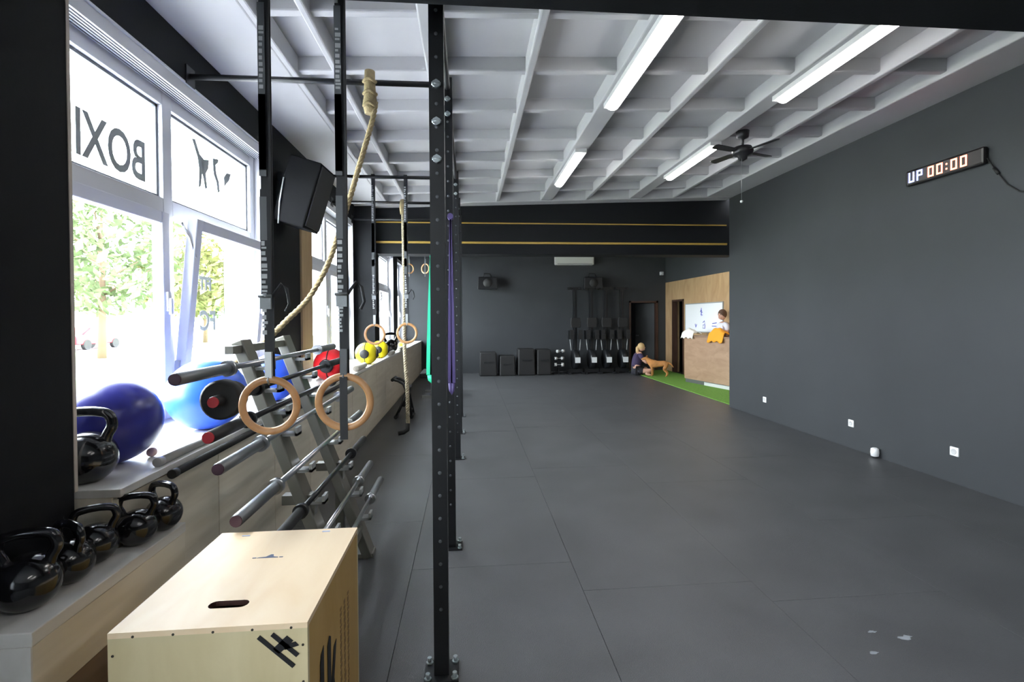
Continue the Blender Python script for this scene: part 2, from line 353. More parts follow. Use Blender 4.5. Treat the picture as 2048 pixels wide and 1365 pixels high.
# ================================================================== CABINETS AND SILL
cb = thing('window_cabinet', (-1.32, 1.99, 0), 'long ash laminate cabinet running under the windows', 'cabinet')
Lc = YB-.02-1.99
f = MB(); f.box((-.46, 0, .09), (-.02, Lc, SILL-.032)); f.box((-.44, 0, 0), (-.05, Lc, .09)); f.build('body', CAB, cb)
f = MB(); f.box((-.66, -.0, SILL-.032), (.012, Lc, SILL)); f.build('sill_board', CABL, cb, bevel=.003, label='pale sill board')
n = 16; dw = Lc/n
for i in range(n):
    f = MB(); f.box((-.02, i*dw+.003, .095), (0, (i+1)*dw-.003, SILL-.04)); f.build('door', CAB, cb, bevel=.002)
nb = thing('low_bench_cabinet', (-1.2, 1.47, 0), 'low ash cabinet beside the black column, carrying the row of kettlebells', 'cabinet')
f = MB(); f.box((-.25, 0, .05), (-.125, .515, .68)); f.box((-.12, 0, .05), (-.02, .74, .68)); f.build('body', CAB, nb)
f = MB(); f.box((-.252, -.004, .68), (.002, .515, .72)); f.box((-.115, .515, .68), (.002, .745, .72)); f.build('bench_top', CABL, nb, bevel=.003)
f = MB(); f.box((-.02, 0, .50), (0, .742, .678)); f.build('drawer_front', CAB, nb, bevel=.002)
f = MB(); f.box((-.03, 0, .05), (-.008, .742, .495)); f.build('side_panel', wood('brown_laminate', (.16, .11, .07), (.22, .16, .11), (9, .8, 9)), nb)
f = MB(); f.box((-.25, -.006, .0), (-.0, 0, .68)); f.build('end_panel', CABL, nb)

# ---- kettlebells
def kettlebell(label, loc, r, rz, group='black kettlebells in a row on the low cabinet'):
    o = thing('kettlebell', loc, label, 'kettlebell', group, rz)
    b = MB(); b.ball((0, 0, r*.93), r, 0, 28, 16); b.v = [(x, y, max(z, 0)) for x, y, z in b.v]; b.build('bell', BLKS, o)
    h = MB(); pts = []
    w0, w1_, ht = r*.62, r*.88, r*1.02; zb = r*1.55
    ctrl = [(-w0, zb-.1*r), (-w0*1.15, zb+.25*r), (-w1_, zb+.62*r), (-w1_*.85, zb+ht), (-w1_*.4, zb+ht*1.12), (0, zb+ht*1.14), (w1_*.4, zb+ht*1.12), (w1_*.85, zb+ht), (w1_, zb+.62*r), (w0*1.15, zb+.25*r), (w0, zb-.1*r)]
    sm = []
    for i in range(len(ctrl)-1):
        p0, p1, p2, p3 = (Vector(ctrl[max(0, min(len(ctrl)-1, i+k))]) for k in (-1, 0, 1, 2))
        for q in range(4):
            t = q/4; sm.append(.5*((2*p1)+(-p0+p2)*t+(2*p0-5*p1+4*p2-p3)*t*t+(-p0+3*p1-3*p2+p3)*t**3))
    sm.append(Vector(ctrl[-1]))
    h.tube([(p.x, 0, p.y) for p in sm], r*.19, 14); h.build('handle', BLKS, o)
    return o
kettlebell('black kettlebell nearest the camera, at the front end of the low cabinet', (-1.315, 1.60, .72), .082, R(15))
kettlebell('second black kettlebell of the row on the low cabinet, just behind the nearest one', (-1.31, 1.748, .72), .070, R(-25))
kettlebell('middle black kettlebell of the five on the low cabinet', (-1.325, 1.885, .72), .070, R(30))
kettlebell('fourth black kettlebell of the row, between the middle one and the farthest', (-1.27, 2.02, .72), .068, R(10))
kettlebell('farthest black kettlebell of the row, at the far end of the low cabinet', (-1.25, 2.153, .72), .068, R(-20))
kettlebell('large black kettlebell on the window sill in front of the dark blue ball', (-1.50, 2.10, SILL), .102, R(5), None)

# ---- exercise balls
def gym_ball(label, c, r, m, sz=.96, valve=True):
    o = thing('exercise_ball', (c[0], c[1], SILL), label, 'exercise ball')
    b = MB(); b.ball((0, 0, r*sz), r, 0, 40, 24, (1, 1, sz)); b.v = [(x, y, max(z, 0)) for x, y, z in b.v]; b.build('ball', m, o)
    v = MB(); v.cyl((r*.55, -r*.82, r*sz), (r*.58, -r*.86, r*sz), .012); v.build('valve', BLKR, o)
    return o
NAVY = mat('navy_vinyl', (.030, .032, .26), .28, bump=(9, .06)); SKY = mat('bright_blue_vinyl', (.035, .14, .80), .30)
BLUE2 = mat('mid_blue_vinyl', (.02, .08, .60), .35)
gym_ball('dark navy blue exercise ball on the sill, partly behind the black column', (-1.585, 2.36), .196, NAVY)
gym_ball('bright blue exercise ball on the sill behind the barbell ends', (-1.52, 3.05), .212, SKY)
gym_ball('mid blue exercise ball on the sill behind the leaning barbell rack', (-1.52, 4.02), .19, BLUE2)
b = MB(); b.ball((0, 0, .022), .022); tag(b.build('massage_ball', mat('pinkish_grey', (.45, .30, .28), .5), None, (-1.47, 2.45, SILL)), 'tiny pinkish massage ball lying on the bright sill between two blue balls', 'ball')

def med_ball(label, x, y, r, m, m2, group):
    o = thing('medicine_ball', (x, y, SILL), label, 'medicine ball', group)
    b = MB(); b.ball((0, 0, r), r, 0, 28, 18); b.build('ball', m, o)
    g = MB()
    for a in (0, PI/2): g.tube([(r*1.0*math.sin(t)*math.cos(a), r*1.0*math.sin(t)*math.sin(a), r-r*math.cos(t)) for t in [2*PI*k/32 for k in range(32)]], .006, 6, closed=True)
    for s in (-1, 1): g.lathe([(.001, 0), (r*.42, 0), (r*.36, .012), (.001, .016)], 18, T=Tr((s*0, -r*.97, r), rx=R(90)) if s < 0 else Tr((r*.97, 0, r), ry=R(90)))
    g.build('panel_seam', m2, o); return o
REDV = mat('red_vinyl', (.55, .015, .02), .35); YELV = mat('yellow_vinyl', (.80, .66, .01), .4)
med_ball('red medicine ball with black patches on the sill', -1.41, 5.25, .165, REDV, BLKR, None)
med_ball('yellow and black medicine ball, the nearer of the two on the sill', -1.42, 7.10, .15, YELV, BLKR, 'yellow medicine balls on the sill')
med_ball('yellow and black medicine ball, the farther of the two on the sill', -1.42, 8.15, .14, YELV, BLKR, 'yellow medicine balls on the sill')
kb = kettlebell('black kettlebell on the sill beyond the yellow medicine balls', (-1.44, 9.4, SILL), .13, R(15), None)
b = MB(); b.ball((0, 0, .09), .09); tag(b.build('small_ball', mat('pink_vinyl', (.75, .12, .22), .4), None, (-1.58, 5.6, SILL+.0)), 'small pink ball on the sill behind the red medicine ball', 'ball')
b = MB(); b.cyl((0, -.16, .07), (0, .16, .07), .07, 20); b.cyl((0, -.162, .07), (0, .162, .07), .03, 12, 1); tag(b.build('foam_roller', [mat('orange_brown_foam', (.45, .18, .10), .6), YELV], None, (-1.42, 10.9, SILL), ), 'short orange brown foam roller on the sill near the far end', 'foam roller')
for i, (y, l, lab) in enumerate([(6.35, .5, 'pale roll on the sill edge between the red ball and the yellow balls'), (8.85, .45, 'pale roll on the sill just past the farther yellow ball'), (10.0, .5, 'pale roll on the sill beyond the far kettlebell')]):  # pale rolls added where the lit sill edge looks white
    b = MB(); b.cyl((0, -l/2, .035), (0, l/2, .035), .035, 16); b.tube([(0.02, -l/2-.002, .035+.02), (-.015, -l/2-.002, .05), (0, -l/2-.002, .03)], .003, 6)
    tag(b.build('pale_roll', mat('cream_roll', (.62, .60, .54), .9), None, (-1.345-.0, y, SILL)), lab, 'towel', 'pale rolls on the sill')

# ================================================================== BARBELL RACK
def rx_(z): return -.67-.37*z
rk = thing('barbell_rack', (-.6, 2.95, 0), 'leaning grey olive barbell rack in front of the window cabinet', 'barbell rack')
for Y in (2.78, 3.38):
    u = MB(); z1 = 1.46
    for (dz0, dz1) in ((0, z1),):
        a, b_ = Vector((rx_(0), Y, 0)), Vector((rx_(z1), Y, z1)); d = (b_-a).normalized(); nrm = Vector((d.z, 0, -d.x))
        o0 = Vector((.6, -2.95, 0)); vs = []
        for p in (a, b_):
            for sx, sy in ((-1,-1),(1,-1),(1,1),(-1,1)): vs.append(p+o0+nrm*(.03*sx)+Vector((0, .06*sy, 0)))
        u.add(vs, [(0,3,2,1),(4,5,6,7),(0,1,5,4),(1,2,6,5),(2,3,7,6),(3,0,4,7)])
    up_ = u.build('upright', OLIVE, rk, bevel=.006)
    for z in (1.35, 1.231, 1.114, .995, .798, .625, .449, .29):
        p = MB(); x = rx_(z)+.6; y = Y-2.95
        p.box((x+.02, y-.035, z-.045), (x+.125, y+.035, z-.03)); p.box((x+.11, y-.035, z-.045), (x+.125, y+.035, z-.0)); p.build('peg', GREYP, up_)
    ft = MB(); ft.box((rx_(0)+.6-.30, Y-2.95-.05, 0), (rx_(0)+.6+.035, Y-2.95+.05, .03)); ft.build('foot', OLIVE, rk, bevel=.005)
    br = MB(); br.box((-.28, Y-2.95-.03, 0), (-.23, Y-2.95+.03, .62)); br.box((-.40, Y-2.95-.03, .58), (-.24, Y-2.95+.03, .63)); br.build('strut', OLIVE, rk)
cr_ = MB(); cr_.box((rx_(.18)+.6-.015, -.33, .15), (rx_(.18)+.6+.03, .41, .21)); cr_.build('crossbar', OLIVE, rk); cr_ = MB(); cr_.box((rx_(1.43)+.6-.02, -.33, 1.40), (rx_(1.43)+.6+.02, .41, 1.44)); cr_.build('crossbar', OLIVE, rk)

def barbell(label, x, z, y0, L=2.2, sl=.42, m=CHROME, ms=STEEL, cap=DARKRED, plates=None, rs=.025, tall=None):
    o = thing('barbell', (x, y0, z), label, 'barbell', 'barbells on the leaning rack')
    s = MB(); s.cyl((0, sl, 0), (0, L-sl, 0), .014, 12); sh = s.build('shaft', m, o)
    for e in (0, 1):
        y = 0 if e == 0 else L-sl; t = MB(); t.tube([(0, y+.0, 0), (0, y+.004, 0), (0, y+sl, 0)], [rs-.004, rs, rs], 18); sv = t.build('sleeve', ms, o)
        yc = y+sl if e == 0 else y; t = MB(); t.cyl((0, yc-.015, 0), (0, yc+.015, 0), rs+.012, 18); t.build('collar', m, o)
        ye = 0 if e == 0 else L; t = MB(); t.cyl((0, ye-.006, 0), (0, ye+.006, 0), rs*.9, 16); t.build('end_cap', cap, sv)
    if plates:
        for (py, pr, pt) in plates:
            t = MB(); t.tube([(0, py, 0), (0, py+.008, 0), (0, py+pt-.008, 0), (0, py+pt, 0)], [pr-.01, pr, pr, pr-.01], 24); t.build('plate', BLKR, o)
    return o
def bx(z): return rx_(z)+.068
barbell('topmost barbell of the rack, with a grey sleeve and dark end', bx(1.35), 1.35, 1.98)
barbell('second barbell from the top, black with small plates by its red end', bx(1.231), 1.231, 2.17, L=2.05, m=BLK, ms=BLKR, cap=RED, plates=[(.05, .085, .06), (.125, .07, .05)])
barbell('third barbell from the top, black with a red end cap', bx(1.114), 1.114, 2.04, L=2.1, sl=.35, m=BLK, ms=BLKR, cap=RED)
barbell('fourth barbell from the top, steel sleeve with dark end', bx(0.995), 0.995, 2.02, sl=.40)
barbell('fifth barbell from the top, steel sleeve pointing at the plywood box', bx(.798), .798, 2.0, sl=.40)
barbell('black barbell third from the bottom of the rack', bx(.625), .625, 2.12, L=1.9, m=BLK, ms=BLKR, cap=BLKR)
barbell('chrome barbell second from the bottom of the rack', bx(.449), .449, 2.1, L=1.85)
barbell('lowest barbell of the rack, thin chrome', bx(.29), .29, 2.15, L=1.9)
# two long poles lying along the sill edge
for i, (x, z, y0, L, m, lab) in enumerate([(-1.345, SILL+.018, 2.28, 2.9, mat('pale_bar', (.42, .41, .38), .4), 'pale round pole lying along the front edge of the sill'),
                                           (-1.286, .905, 2.28, 2.9, BLKR, 'black pole hanging along the cabinet front below the sill edge')]):
    b = MB(); b.cyl((0, 0, 0), (0, L, 0), .018, 14); b.cyl((0, -.004, 0), (0, .03, 0), .020, 14)
    tag(b.build('pole', m, None, (x, y0, z)), lab, 'pole')

# ================================================================== PLYWOOD BOX
pb = thing('plyometric_box', (-.69, 1.68, 0), 'plywood jump box with hand slot on top, in the foreground', 'plyo box')
hx, hy, hz, t = .252, .305, .76, .015
def slot(cx, cy, l, w_, n=8):
    pts = []
    for k in range(n+1): a = -PI/2+PI*k/n; pts.append((cx+l/2-w_/2+w_/2*math.cos(a), cy+w_/2*math.sin(a)))
    for k in range(n+1): a = PI/2+PI*k/n; pts.append((cx-l/2+w_/2+w_/2*math.cos(a), cy+w_/2*math.sin(a)))
    return pts
rect = lambda x, y: [(-x, -y), (x, -y), (x, y), (-x, y)]
f = MB(); f.prism(rect(hx, hy), t, T=Tr((0, 0, hz-t)), holes=[slot(0.0, -.195, .11, .038)], hm=1); top = f.build('top_panel', [PLYTOP, mat('dark_slot_edge', (.05, .015, .010), .7)], pb)  # slot walls coloured dark red-brown so the slot reads dark
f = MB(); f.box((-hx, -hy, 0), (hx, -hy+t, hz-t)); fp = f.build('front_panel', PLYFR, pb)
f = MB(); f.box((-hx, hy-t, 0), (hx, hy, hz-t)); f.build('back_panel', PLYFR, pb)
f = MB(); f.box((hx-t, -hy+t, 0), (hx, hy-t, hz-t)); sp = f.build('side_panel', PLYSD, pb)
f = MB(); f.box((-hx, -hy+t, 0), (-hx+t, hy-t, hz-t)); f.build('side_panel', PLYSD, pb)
f = MB()
for k in range(5): f.cyl((-.19+.10*k, -hy-.0012, hz-.01-.002), (-.19+.10*k, -hy+.002, hz-.012), .0035, 8)
for zz in (.70, .60, .50, .40): f.cyl((hx-.012, -hy-.0012, zz), (hx-.012, -hy+.002, zz), .0035, 8); f.cyl((-hx+.012, -hy-.0012, zz), (-hx+.012, -hy+.002, zz), .0035, 8)
f.build('screw', mat('dark_screw', (.06, .05, .04), .5, .5), fp)
# emblem on the front, turned 45 degrees
f = MB(); T = Tr((hx-.070, -hy-.0012, hz-.062)) @ Matrix.Rotation(R(43), 4, 'Y') @ Matrix.Rotation(R(90), 4, 'X')
f.prism([(-.062, -.022), (.062, -.022), (.062, -.010), (-.062, -.010)], .0012, 0, T)
f.prism([(-.040, .006), (.050, .006), (.050, .018), (-.040, .018)], .0012, 0, T)
f.prism([(-.012, -.016), (.010, -.016), (.014, .034), (-.008, .034)], .0012, 0, T)
f.prism([(.014, .002), (.034, .034), (.020, .036), (.004, .010)], .0012, 0, T)
f.build('emblem', INK, fp)
f = MB(); T = Matrix.Translation((hx+.0012, 0, 0)) @ Matrix(((0,0,1,0),(1,0,0,0),(0,1,0,0),(0,0,0,1)))
f.prism([(-.20, .30), (-.165, .30), (-.165, .605), (-.19, .595), (-.20, .57)], .0012, 0, T)
f.prism([(-.125, .30), (-.09, .30), (-.09, .585), (-.105, .595), (-.125, .575)], .0012, 0, T)
f.prism([(-.09, .42), (-.055, .53), (-.025, .535), (-.055, .43), (-.02, .30), (-.055, .30), (-.09, .38)], .0012, 0, T)
f.build('emblem', INK, sp)
f = MB()
random.seed(3)
for col in range(3):
    f = MB(); z = .60
    while z > .12:
        l = random.uniform(.008, .022); y = .03+.05*col; f.box((hx-.001, y, z-l), (hx+.001, y+random.uniform(.014, .022), z)); z -= l+.006
    f.build('small_print', BRINK, sp)
f = MB()
f.prism([(-.03, 0), (-.008, .004), (.004, .020), (.012, .020), (.018, .004), (.034, 0), (.034, -.003), (-.036, -.003)], .0012, 0, Tr((.0, .085, hz)))
for x0, x1 in ((-.05, -.038), (.038, .05)): f.box((x0, .082, hz), (x1, .086, hz+.0012))
f.build('emblem', BLINK, top)
f = MB(); 
for x, y in ((-.15, .27), (.14, .28)): f.prism(slot(x, y, .03, .008), .001, 0, Tr((0, 0, hz)))
f.build('sticker', mat('pale_blue_scrap', (.55, .60, .85), .6), top)

# ================================================================== RIG
rig = thing('pull_up_rig', (-.13, 2.22, 0), 'black steel pull-up rig with uprights and bars braced to the window wall', 'pull-up rig')
ph = 3.2; PW = .064
posts = [2.22, 3.45, 5.62, 6.85, 8.02]
BOLT = mat('zinc_bolt', (.45, .50, .52), .35, .8)
for i, Y in enumerate(posts):
    y = Y-2.22; u = MB(); u.box((-PW/2, y-PW/2, .006), (PW/2, y+PW/2, ph)); z = .3
    while z < 3.0:
        u.lathe([(.001, 0), (.008, 0), (.008, .0008), (.001, .0008)], 10, 1, Tr((0, y-PW/2-.0003, z), rx=R(90)))
        u.lathe([(.001, 0), (.008, 0), (.008, .0008), (.001, .0008)], 10, 1, Tr((PW/2+.0003, y, z), ry=R(90))); z += .10
    uo = u.build('upright', [BLK, mat('hole_shadow', (.10, .11, .12), .5)], rig)
    b = MB(); b.box((-.075, y-.07, 0), (.075, y+.07, .008)); b.build('base_plate', BLK, uo)
    b = MB()
    for sx in (-1, 1):
        for sy in (-1, 1): b = MB(); b.cyl((sx*.058, y+sy*.052, .008), (sx*.058, y+sy*.052, .035), .010, 8); b.cyl((sx*.058, y+sy*.052, .008), (sx*.058, y+sy*.052, .016), .016, 6); b.build('anchor_bolt', BOLT, uo)
    for z in ((2.26, 2.42, 2.58) if i == 0 else (2.95, 3.05)): b = MB(); b.cyl((0, y-PW/2-.018, z), (0, y-PW/2, z), .018, 6); b.cyl((-.02, y-PW/2-.012, z), (.02, y-PW/2-.012, z), .007, 8); b.build('bolt', BOLT, uo)
def rbar(a, b, r, name='crossbar', m=BLK):
    t = MB(); t.cyl(a, b, r, 14); return t.build(name, m, rig)
for Y, z in ((2.22, 3.14), (3.45, 3.16), (5.62, 3.13), (6.85, 3.13), (8.02, 3.13)):
    bo = rbar((-PW/2, Y-2.22, z), (XL+.13+.01, Y-2.22, z), .019, 'pull_up_bar')
    t = MB(); t.box((XL+.13, Y-2.22-.05, z-.06), (XL+.14, Y-2.22+.05, z+.06)); t.build('wall_bracket', BLK, bo)
for a, b in zip(posts, posts[1:]): rbar((0, a-2.22+PW/2, 3.13), (0, b-2.22-PW/2, 3.13), .019)

# ---- gymnastic rings
def ring_set(label, x, Y, zc, ztop, rot, group, twist=0, tail=False, print_=True):
    o = thing('gymnastic_ring', (x, Y, zc), label, 'gymnastic ring', group)
    R0 = .103; r = .0145
    g = MB(); g.tube([(R0*math.cos(a)*math.cos(rot), R0*math.cos(a)*math.sin(rot), R0*math.sin(a)) for a in [2*PI*k/48 for k in range(48)]], r, 14, closed=True); g.build('ring', RINGW, o)
    H_ = ztop-zc; s = MB(); w_ = .019
    s.box((-w_, .006, R0), (w_, .010, H_)); s.box((-w_, -.010, R0+.35), (w_, -.006, H_)); s.box((-w_, -.020, R0+.30), (w_, -.0105, R0+.75))
    s.box((-w_, -.024, H_-.002), (w_, .028, H_+.004)); st = s.build('strap', STRAP, o)
    for l0, l1 in ((H_-1.0, H_-.35), (R0+.55, R0+.72), (R0+.80, R0+1.12)): l = MB(); l.box((-w_-.001, -.0215, l0), (w_*.35, -.0205, l1)); l.build('lit_stretch', STRAPG, st, label='strap stretch coloured lit grey')  # lit stretches of the black strap put in as grey slips
    random.seed(int(x*100)+5)
    for z0, z1 in ((R0+.18, R0+.54), (H_-.34, H_-.12), (R0+1.14, R0+1.38)):
        p = MB(); z = z0
        while z < z1: l_ = random.uniform(.012, .03); p.box((-w_*.8, -.0225, z), (random.uniform(-.2, .35)*w_, -.0215, z+l_*.6)); z += l_
        p.build('strap_print', PRINT, st, label='white printed characters')
    b = MB(); b.box((-.021, -.032, R0+.28), (.021, -.022, R0+.335)); b.cyl((-.024, -.034, R0+.33), (.024, -.034, R0+.33), .007, 10); b.build('buckle', STEEL, o)
    t = MB(); t.box((-.013, -.012, R0+.005), (.013, .004, R0+.11)); t.tube([(-.0, -.004, R0-.018), (0, -.020, R0), (0, -.004, R0+.02), (0, .016, R0), (0, -.004, R0-.018)], .004, 8); t.build('sleeve', GREYP if not tail else STRAPG, o)
    t = MB(); t.tube([(w_, -.012, R0+.33), (.055, -.012, R0+.38), (.075, -.012, R0+.36), (.085, -.012, R0+.30), (.07, -.012, R0+.27)], .006, 8)
    t.build('strap_tail', STRAP, st)
    if tail: t = MB(); t.box((-.014, -.020, -R0-.045), (.016, -.016, R0)); t.build('strap_end', STRAP, st)
    return o
gA = 'wooden gymnastic rings hanging in the foreground'; gB = 'wooden gymnastic rings hanging farther down the rig'; gC = 'wooden gymnastic rings hanging in the back room'
ring_set('left of the two large wooden rings hanging in the foreground, with a silver sleeve', -.790, 2.06, 1.232, 3.16, R(2), gA)
ring_set('right of the two large wooden rings in the foreground, black strap end across it', -.500, 2.06, 1.240, 3.16, R(-3), gA, tail=True)
ring_set('left of the two small wooden rings hanging above the yellow medicine balls', -1.03, 5.62, 1.40, 3.15, R(0), gB)
ring_set('right of the two small wooden rings, beside the hanging rope', -.68, 5.62, 1.41, 3.15, R(5), gB)
ring_set('left of the two tiny wooden rings in the back room', -1.30, 11.3, 2.68, 3.5, R(35), gC)
ring_set('right of the two tiny wooden rings in the back room', -.95, 11.3, 2.68, 3.5, R(-35), gC)
b = MB()
for i in range(2): pass
# ---- climbing ropes
def rope_mesh(ctrl, r, twist=22):
    P = []; V = [Vector(p) for p in ctrl]
    for i in range(len(V)-1):
        p0, p1, p2, p3 = (V[max(0, min(len(V)-1, i+k))] for k in (-1, 0, 1, 2)); n = max(3, int((p2-p1).length/.012))
        for q in range(n): t = q/n; P.append(.5*((2*p1)+(-p0+p2)*t+(2*p0-5*p1+4*p2-p3)*t*t+(-p0+3*p1-3*p2+p3)*t**3))
    P.append(V[-1]); mb = MB(); d = 0
    fr = []; u = None
    for i in range(len(P)):
        t = (P[min(i+1, len(P)-1)]-P[max(i-1, 0)]).normalized()
        if u is None: a = Vector((1,0,0)) if abs(t.x) < .9 else Vector((0,1,0)); u = (a-t*a.dot(t)).normalized()
        else: u = (u-t*u.dot(t)).normalized()
        fr.append((u.copy(), t.cross(u)))
    for s in range(3):
        pts = []; d = 0
        for i, p in enumerate(P):
            if i: d += (p-P[i-1]).length
            a = 2*PI*s/3+d*twist*2*PI/ (2.2); pts.append(p+(fr[i][0]*math.cos(a)+fr[i][1]*math.sin(a))*r*.5)
        mb.tube(pts, r*.56, 7)
    return mb
MAN = mat('manila_rope', (.40, .31, .17), .85, bump=(120, .4), var=(30, .15))
MANL = mat('pale_manila_rope', (.42, .36, .25), .85, bump=(120, .4), var=(30, .15))
def at(px, py, Y):   # metric point behind a picture position at depth Y (used only to measure the rope's fall)
    d = fwd+r2*(px-1024)/1000+u2*(682.5-33-py)/1000; return Vector((0, 0, 1.575))+d*(Y/d.y)
rp = thing('climbing_rope', (-.645, 3.45, 3.16), 'thick manila rope draped from the rig bar over to the window sill', 'rope')
pts = [at(751, 205, 3.44), at(745, 240, 3.42), at(722, 320, 3.38), at(700, 395, 3.34), at(678, 465, 3.30), at(655, 530, 3.26), at(618, 596, 3.22), at(575, 640, 3.18), at(530, 683, 3.15), at(487, 712, 3.12), at(462, 735, 3.10)]
o0 = Vector((.645, -3.45, -3.16)); m_ = rope_mesh([p+o0 for p in pts], .018); m_.build('rope', MAN, rp)
k = MB(); k.tube([(0, -.0, -.21), (0, -.005, -.15), (0, -.01, -.09), (0, -.015, -.0), (0, -.01, .07)], [.036, .05, .040, .036, .034], 14)
for z in (-.16, -.08, 0.0): k.tube([(.04*math.cos(a), -.01+.046*math.sin(a), z+.006*math.sin(3*a)) for a in [2*PI*q/20 for q in range(20)]], .011, 8, closed=True)
k.build('rope_eye', MAN, rp)
rp2 = thing('climbing_rope', (-.86, 6.85, 3.13), 'manila rope hanging straight down to the floor beyond the rings', 'rope')
m_ = rope_mesh([(0, -.03, -.1), (.005, -.03, -1.0), (0.0, -.03, -1.9), (.03, -.03, -2.5), (.035, -.03, -2.98)], .026); m_.build('rope', MANL, rp2)
k = MB(); k.tube([(0, -.02, -.16), (0, -.02, -.06), (0, -.0, .03)], [.04, .05, .045], 12); k.build('rope_eye', MAN, rp2)
k = MB(); k.tube([(.035, -.03, -2.97), (.03, -.04, -3.06), (-.02, -.05, -3.09), (-.09, -.06, -3.10)], .028, 10); k.build('rope_end_cap', BLKR, rp2)

# ---- resistance bands
def band(label, m, x, Y, z0, z1, w_, sep, name='resistance_band'):
    b = MB(); n = 16; pts = []
    for s in (-1, 1):
        rings = []
        for i in range(n+1):
            t = i/n; z = z0+(z1-z0)*t; off = s*sep*math.sin(PI*min(1, t*1.05)*.55); ww = w_*(.35+.65*t)
            rings.append([(x+off-ww/2, Y-.004, z), (x+off+ww/2, Y-.004, z), (x+off+ww/2, Y+.004, z), (x+off-ww/2, Y+.004, z)])
        b.ring_loft(rings, 0, False)
    b.tube([(x-sep, Y, z1), (x-sep*.7, Y, z1-.05), (x, Y, z1-.07), (x+sep*.7, Y, z1-.05), (x+sep, Y, z1)], w_*.4, 8, flat=.3)
    b.cyl((x, Y-.02, z0), (x, Y+.035, z0), .02, 10)
    return tag(b.build(name, m), label, 'resistance band')
band('wide green resistance band hanging behind the first black upright', mat('green_latex', (.03, .60, .33), .45), -.40, 5.56, 2.25, .95, .095, .02)
band('purple resistance band hanging on the right of the first black upright', mat('purple_latex', (.09, .065, .20), .5), -.115, 3.36, 2.25, 1.14, .03, .010)

# ================================================================== LOUDSPEAKER ON LEFT WALL
ls = thing('loudspeaker', (-1.56, 4.98, 2.76), 'black loudspeaker tilted down, mounted high between the windows', 'loudspeaker')
T = Tr(ry=R(17), rz=R(-3))
b = MB(); b.box((-.15, -.20, -.31), (.15, .20, .31), T=T); b.build('cabinet', mat('black_cabinet', (.004, .004, .005), .8, spec=.15), ls, bevel=.012)
b = MB(); b.box((.148, -.175, -.285), (.162, .175, .285), T=T); b.build('front_grille', mat('black_grille', (.02, .02, .02), .7, bump=(500, .5)), ls)
b = MB(); b.box((-.24, -.03, -.22), (-.15, .03, .22)); b.box((-.24, -.08, -.12), (-.225, .08, .12)); b.build('bracket', BLK, ls)
b = MB(); b.tube([(-.18, -.19, -.30), (-.16, -.205, -.1), (-.12, -.205, .12)], .007, 8); b.build('trim_strip', GREYP, ls)

# ================================================================== CEILING LAMPS, FAN
TUBE = mat('lamp_tube', (1, 1, 1), .4, emit=(1, .98, .95), es=LAMP)
def lamp(label, x, y0, y1, z=None):
    z = z or cz(x)-.005; o = thing('ceiling_lamp', (x, (y0+y1)/2, z), label, 'ceiling lamp', 'fluorescent ceiling lamps'); h = (y1-y0)/2
    b = MB(); b.box((-.065, -h-.03, -.035), (.065, h+.03, .012)); b.build('housing', mat('white_metal', (.7, .7, .7), .4), o)
    b = MB(); b.tube([(0, -h, -.048), (0, -h+.02, -.048), (0, h-.02, -.048), (0, h, -.048)], [.02, .05, .05, .02], 16, flat=.55 if False else None); b.v = [(x_, y_, -.036+(z_+.048)*.6-.005) for x_, y_, z_ in b.v]; b.build('diffuser', TUBE, o)
lamp('bright ceiling lamp nearest the camera in the left lamp row', 1.29, 2.97, 4.40)
lamp('short bright ceiling lamp at the far end of the left lamp row', 1.29, 5.65, 7.02)
lamp('bright ceiling lamp nearest the camera in the right lamp row', 2.80, 3.00, 4.27)
lamp('bright ceiling lamp beyond the fan in the right lamp row', 2.80, 5.48, 6.78)
lamp('ceiling lamp behind the camera in the left lamp row', 1.29, -1.6, -.2); lamp('ceiling lamp behind the camera in the right lamp row', 2.80, -1.6, -.2)
lamp('ceiling lamp in the back room above the reception desk', 4.95, 9.8, 11.2, 3.45); lamp('ceiling lamp in the back room above the mats', 1.6, 10.2, 11.6, 3.45)
fan = thing('ceiling_fan', (2.96, 5.18, cz(2.9)), 'dark ceiling fan with a pull cord near the right lamp row', 'ceiling fan')
DF = mat('dark_bronze', (.04, .04, .045), .4, .5)
b = MB(); b.lathe([(.01, .02), (.07, .02), (.06, -.05), (.015, -.07), (.014, -.13), (.02, -.14)], 20); b.build('canopy', DF, fan)
b = MB(); b.lathe([(.02, -.13), (.09, -.15), (.11, -.19), (.10, -.23), (.05, -.25), (.045, -.28), (.01, -.30)], 24); b.build('motor', DF, fan)
for k in range(4):
    a = R(20+90*k); b = MB(); T = Tr((0, 0, -.20), rz=a) @ Matrix.Rotation(R(10), 4, 'X'); b.prism([(.10, -.02), (.16, -.04), (.40, -.045), (.42, -.03), (.42, .03), (.40, .045), (.16, .04), (.10, .02)], .006, 0, T); b.build('blade', DF, fan)
b = MB(); b.cyl((-.03, -.03, -.28), (-.03, -.03, -.72), .0022, 6); b.ball((-.03, -.03, -.74), .016, 0, 10, 6); b.build('pull_cord', GREYP, fan)

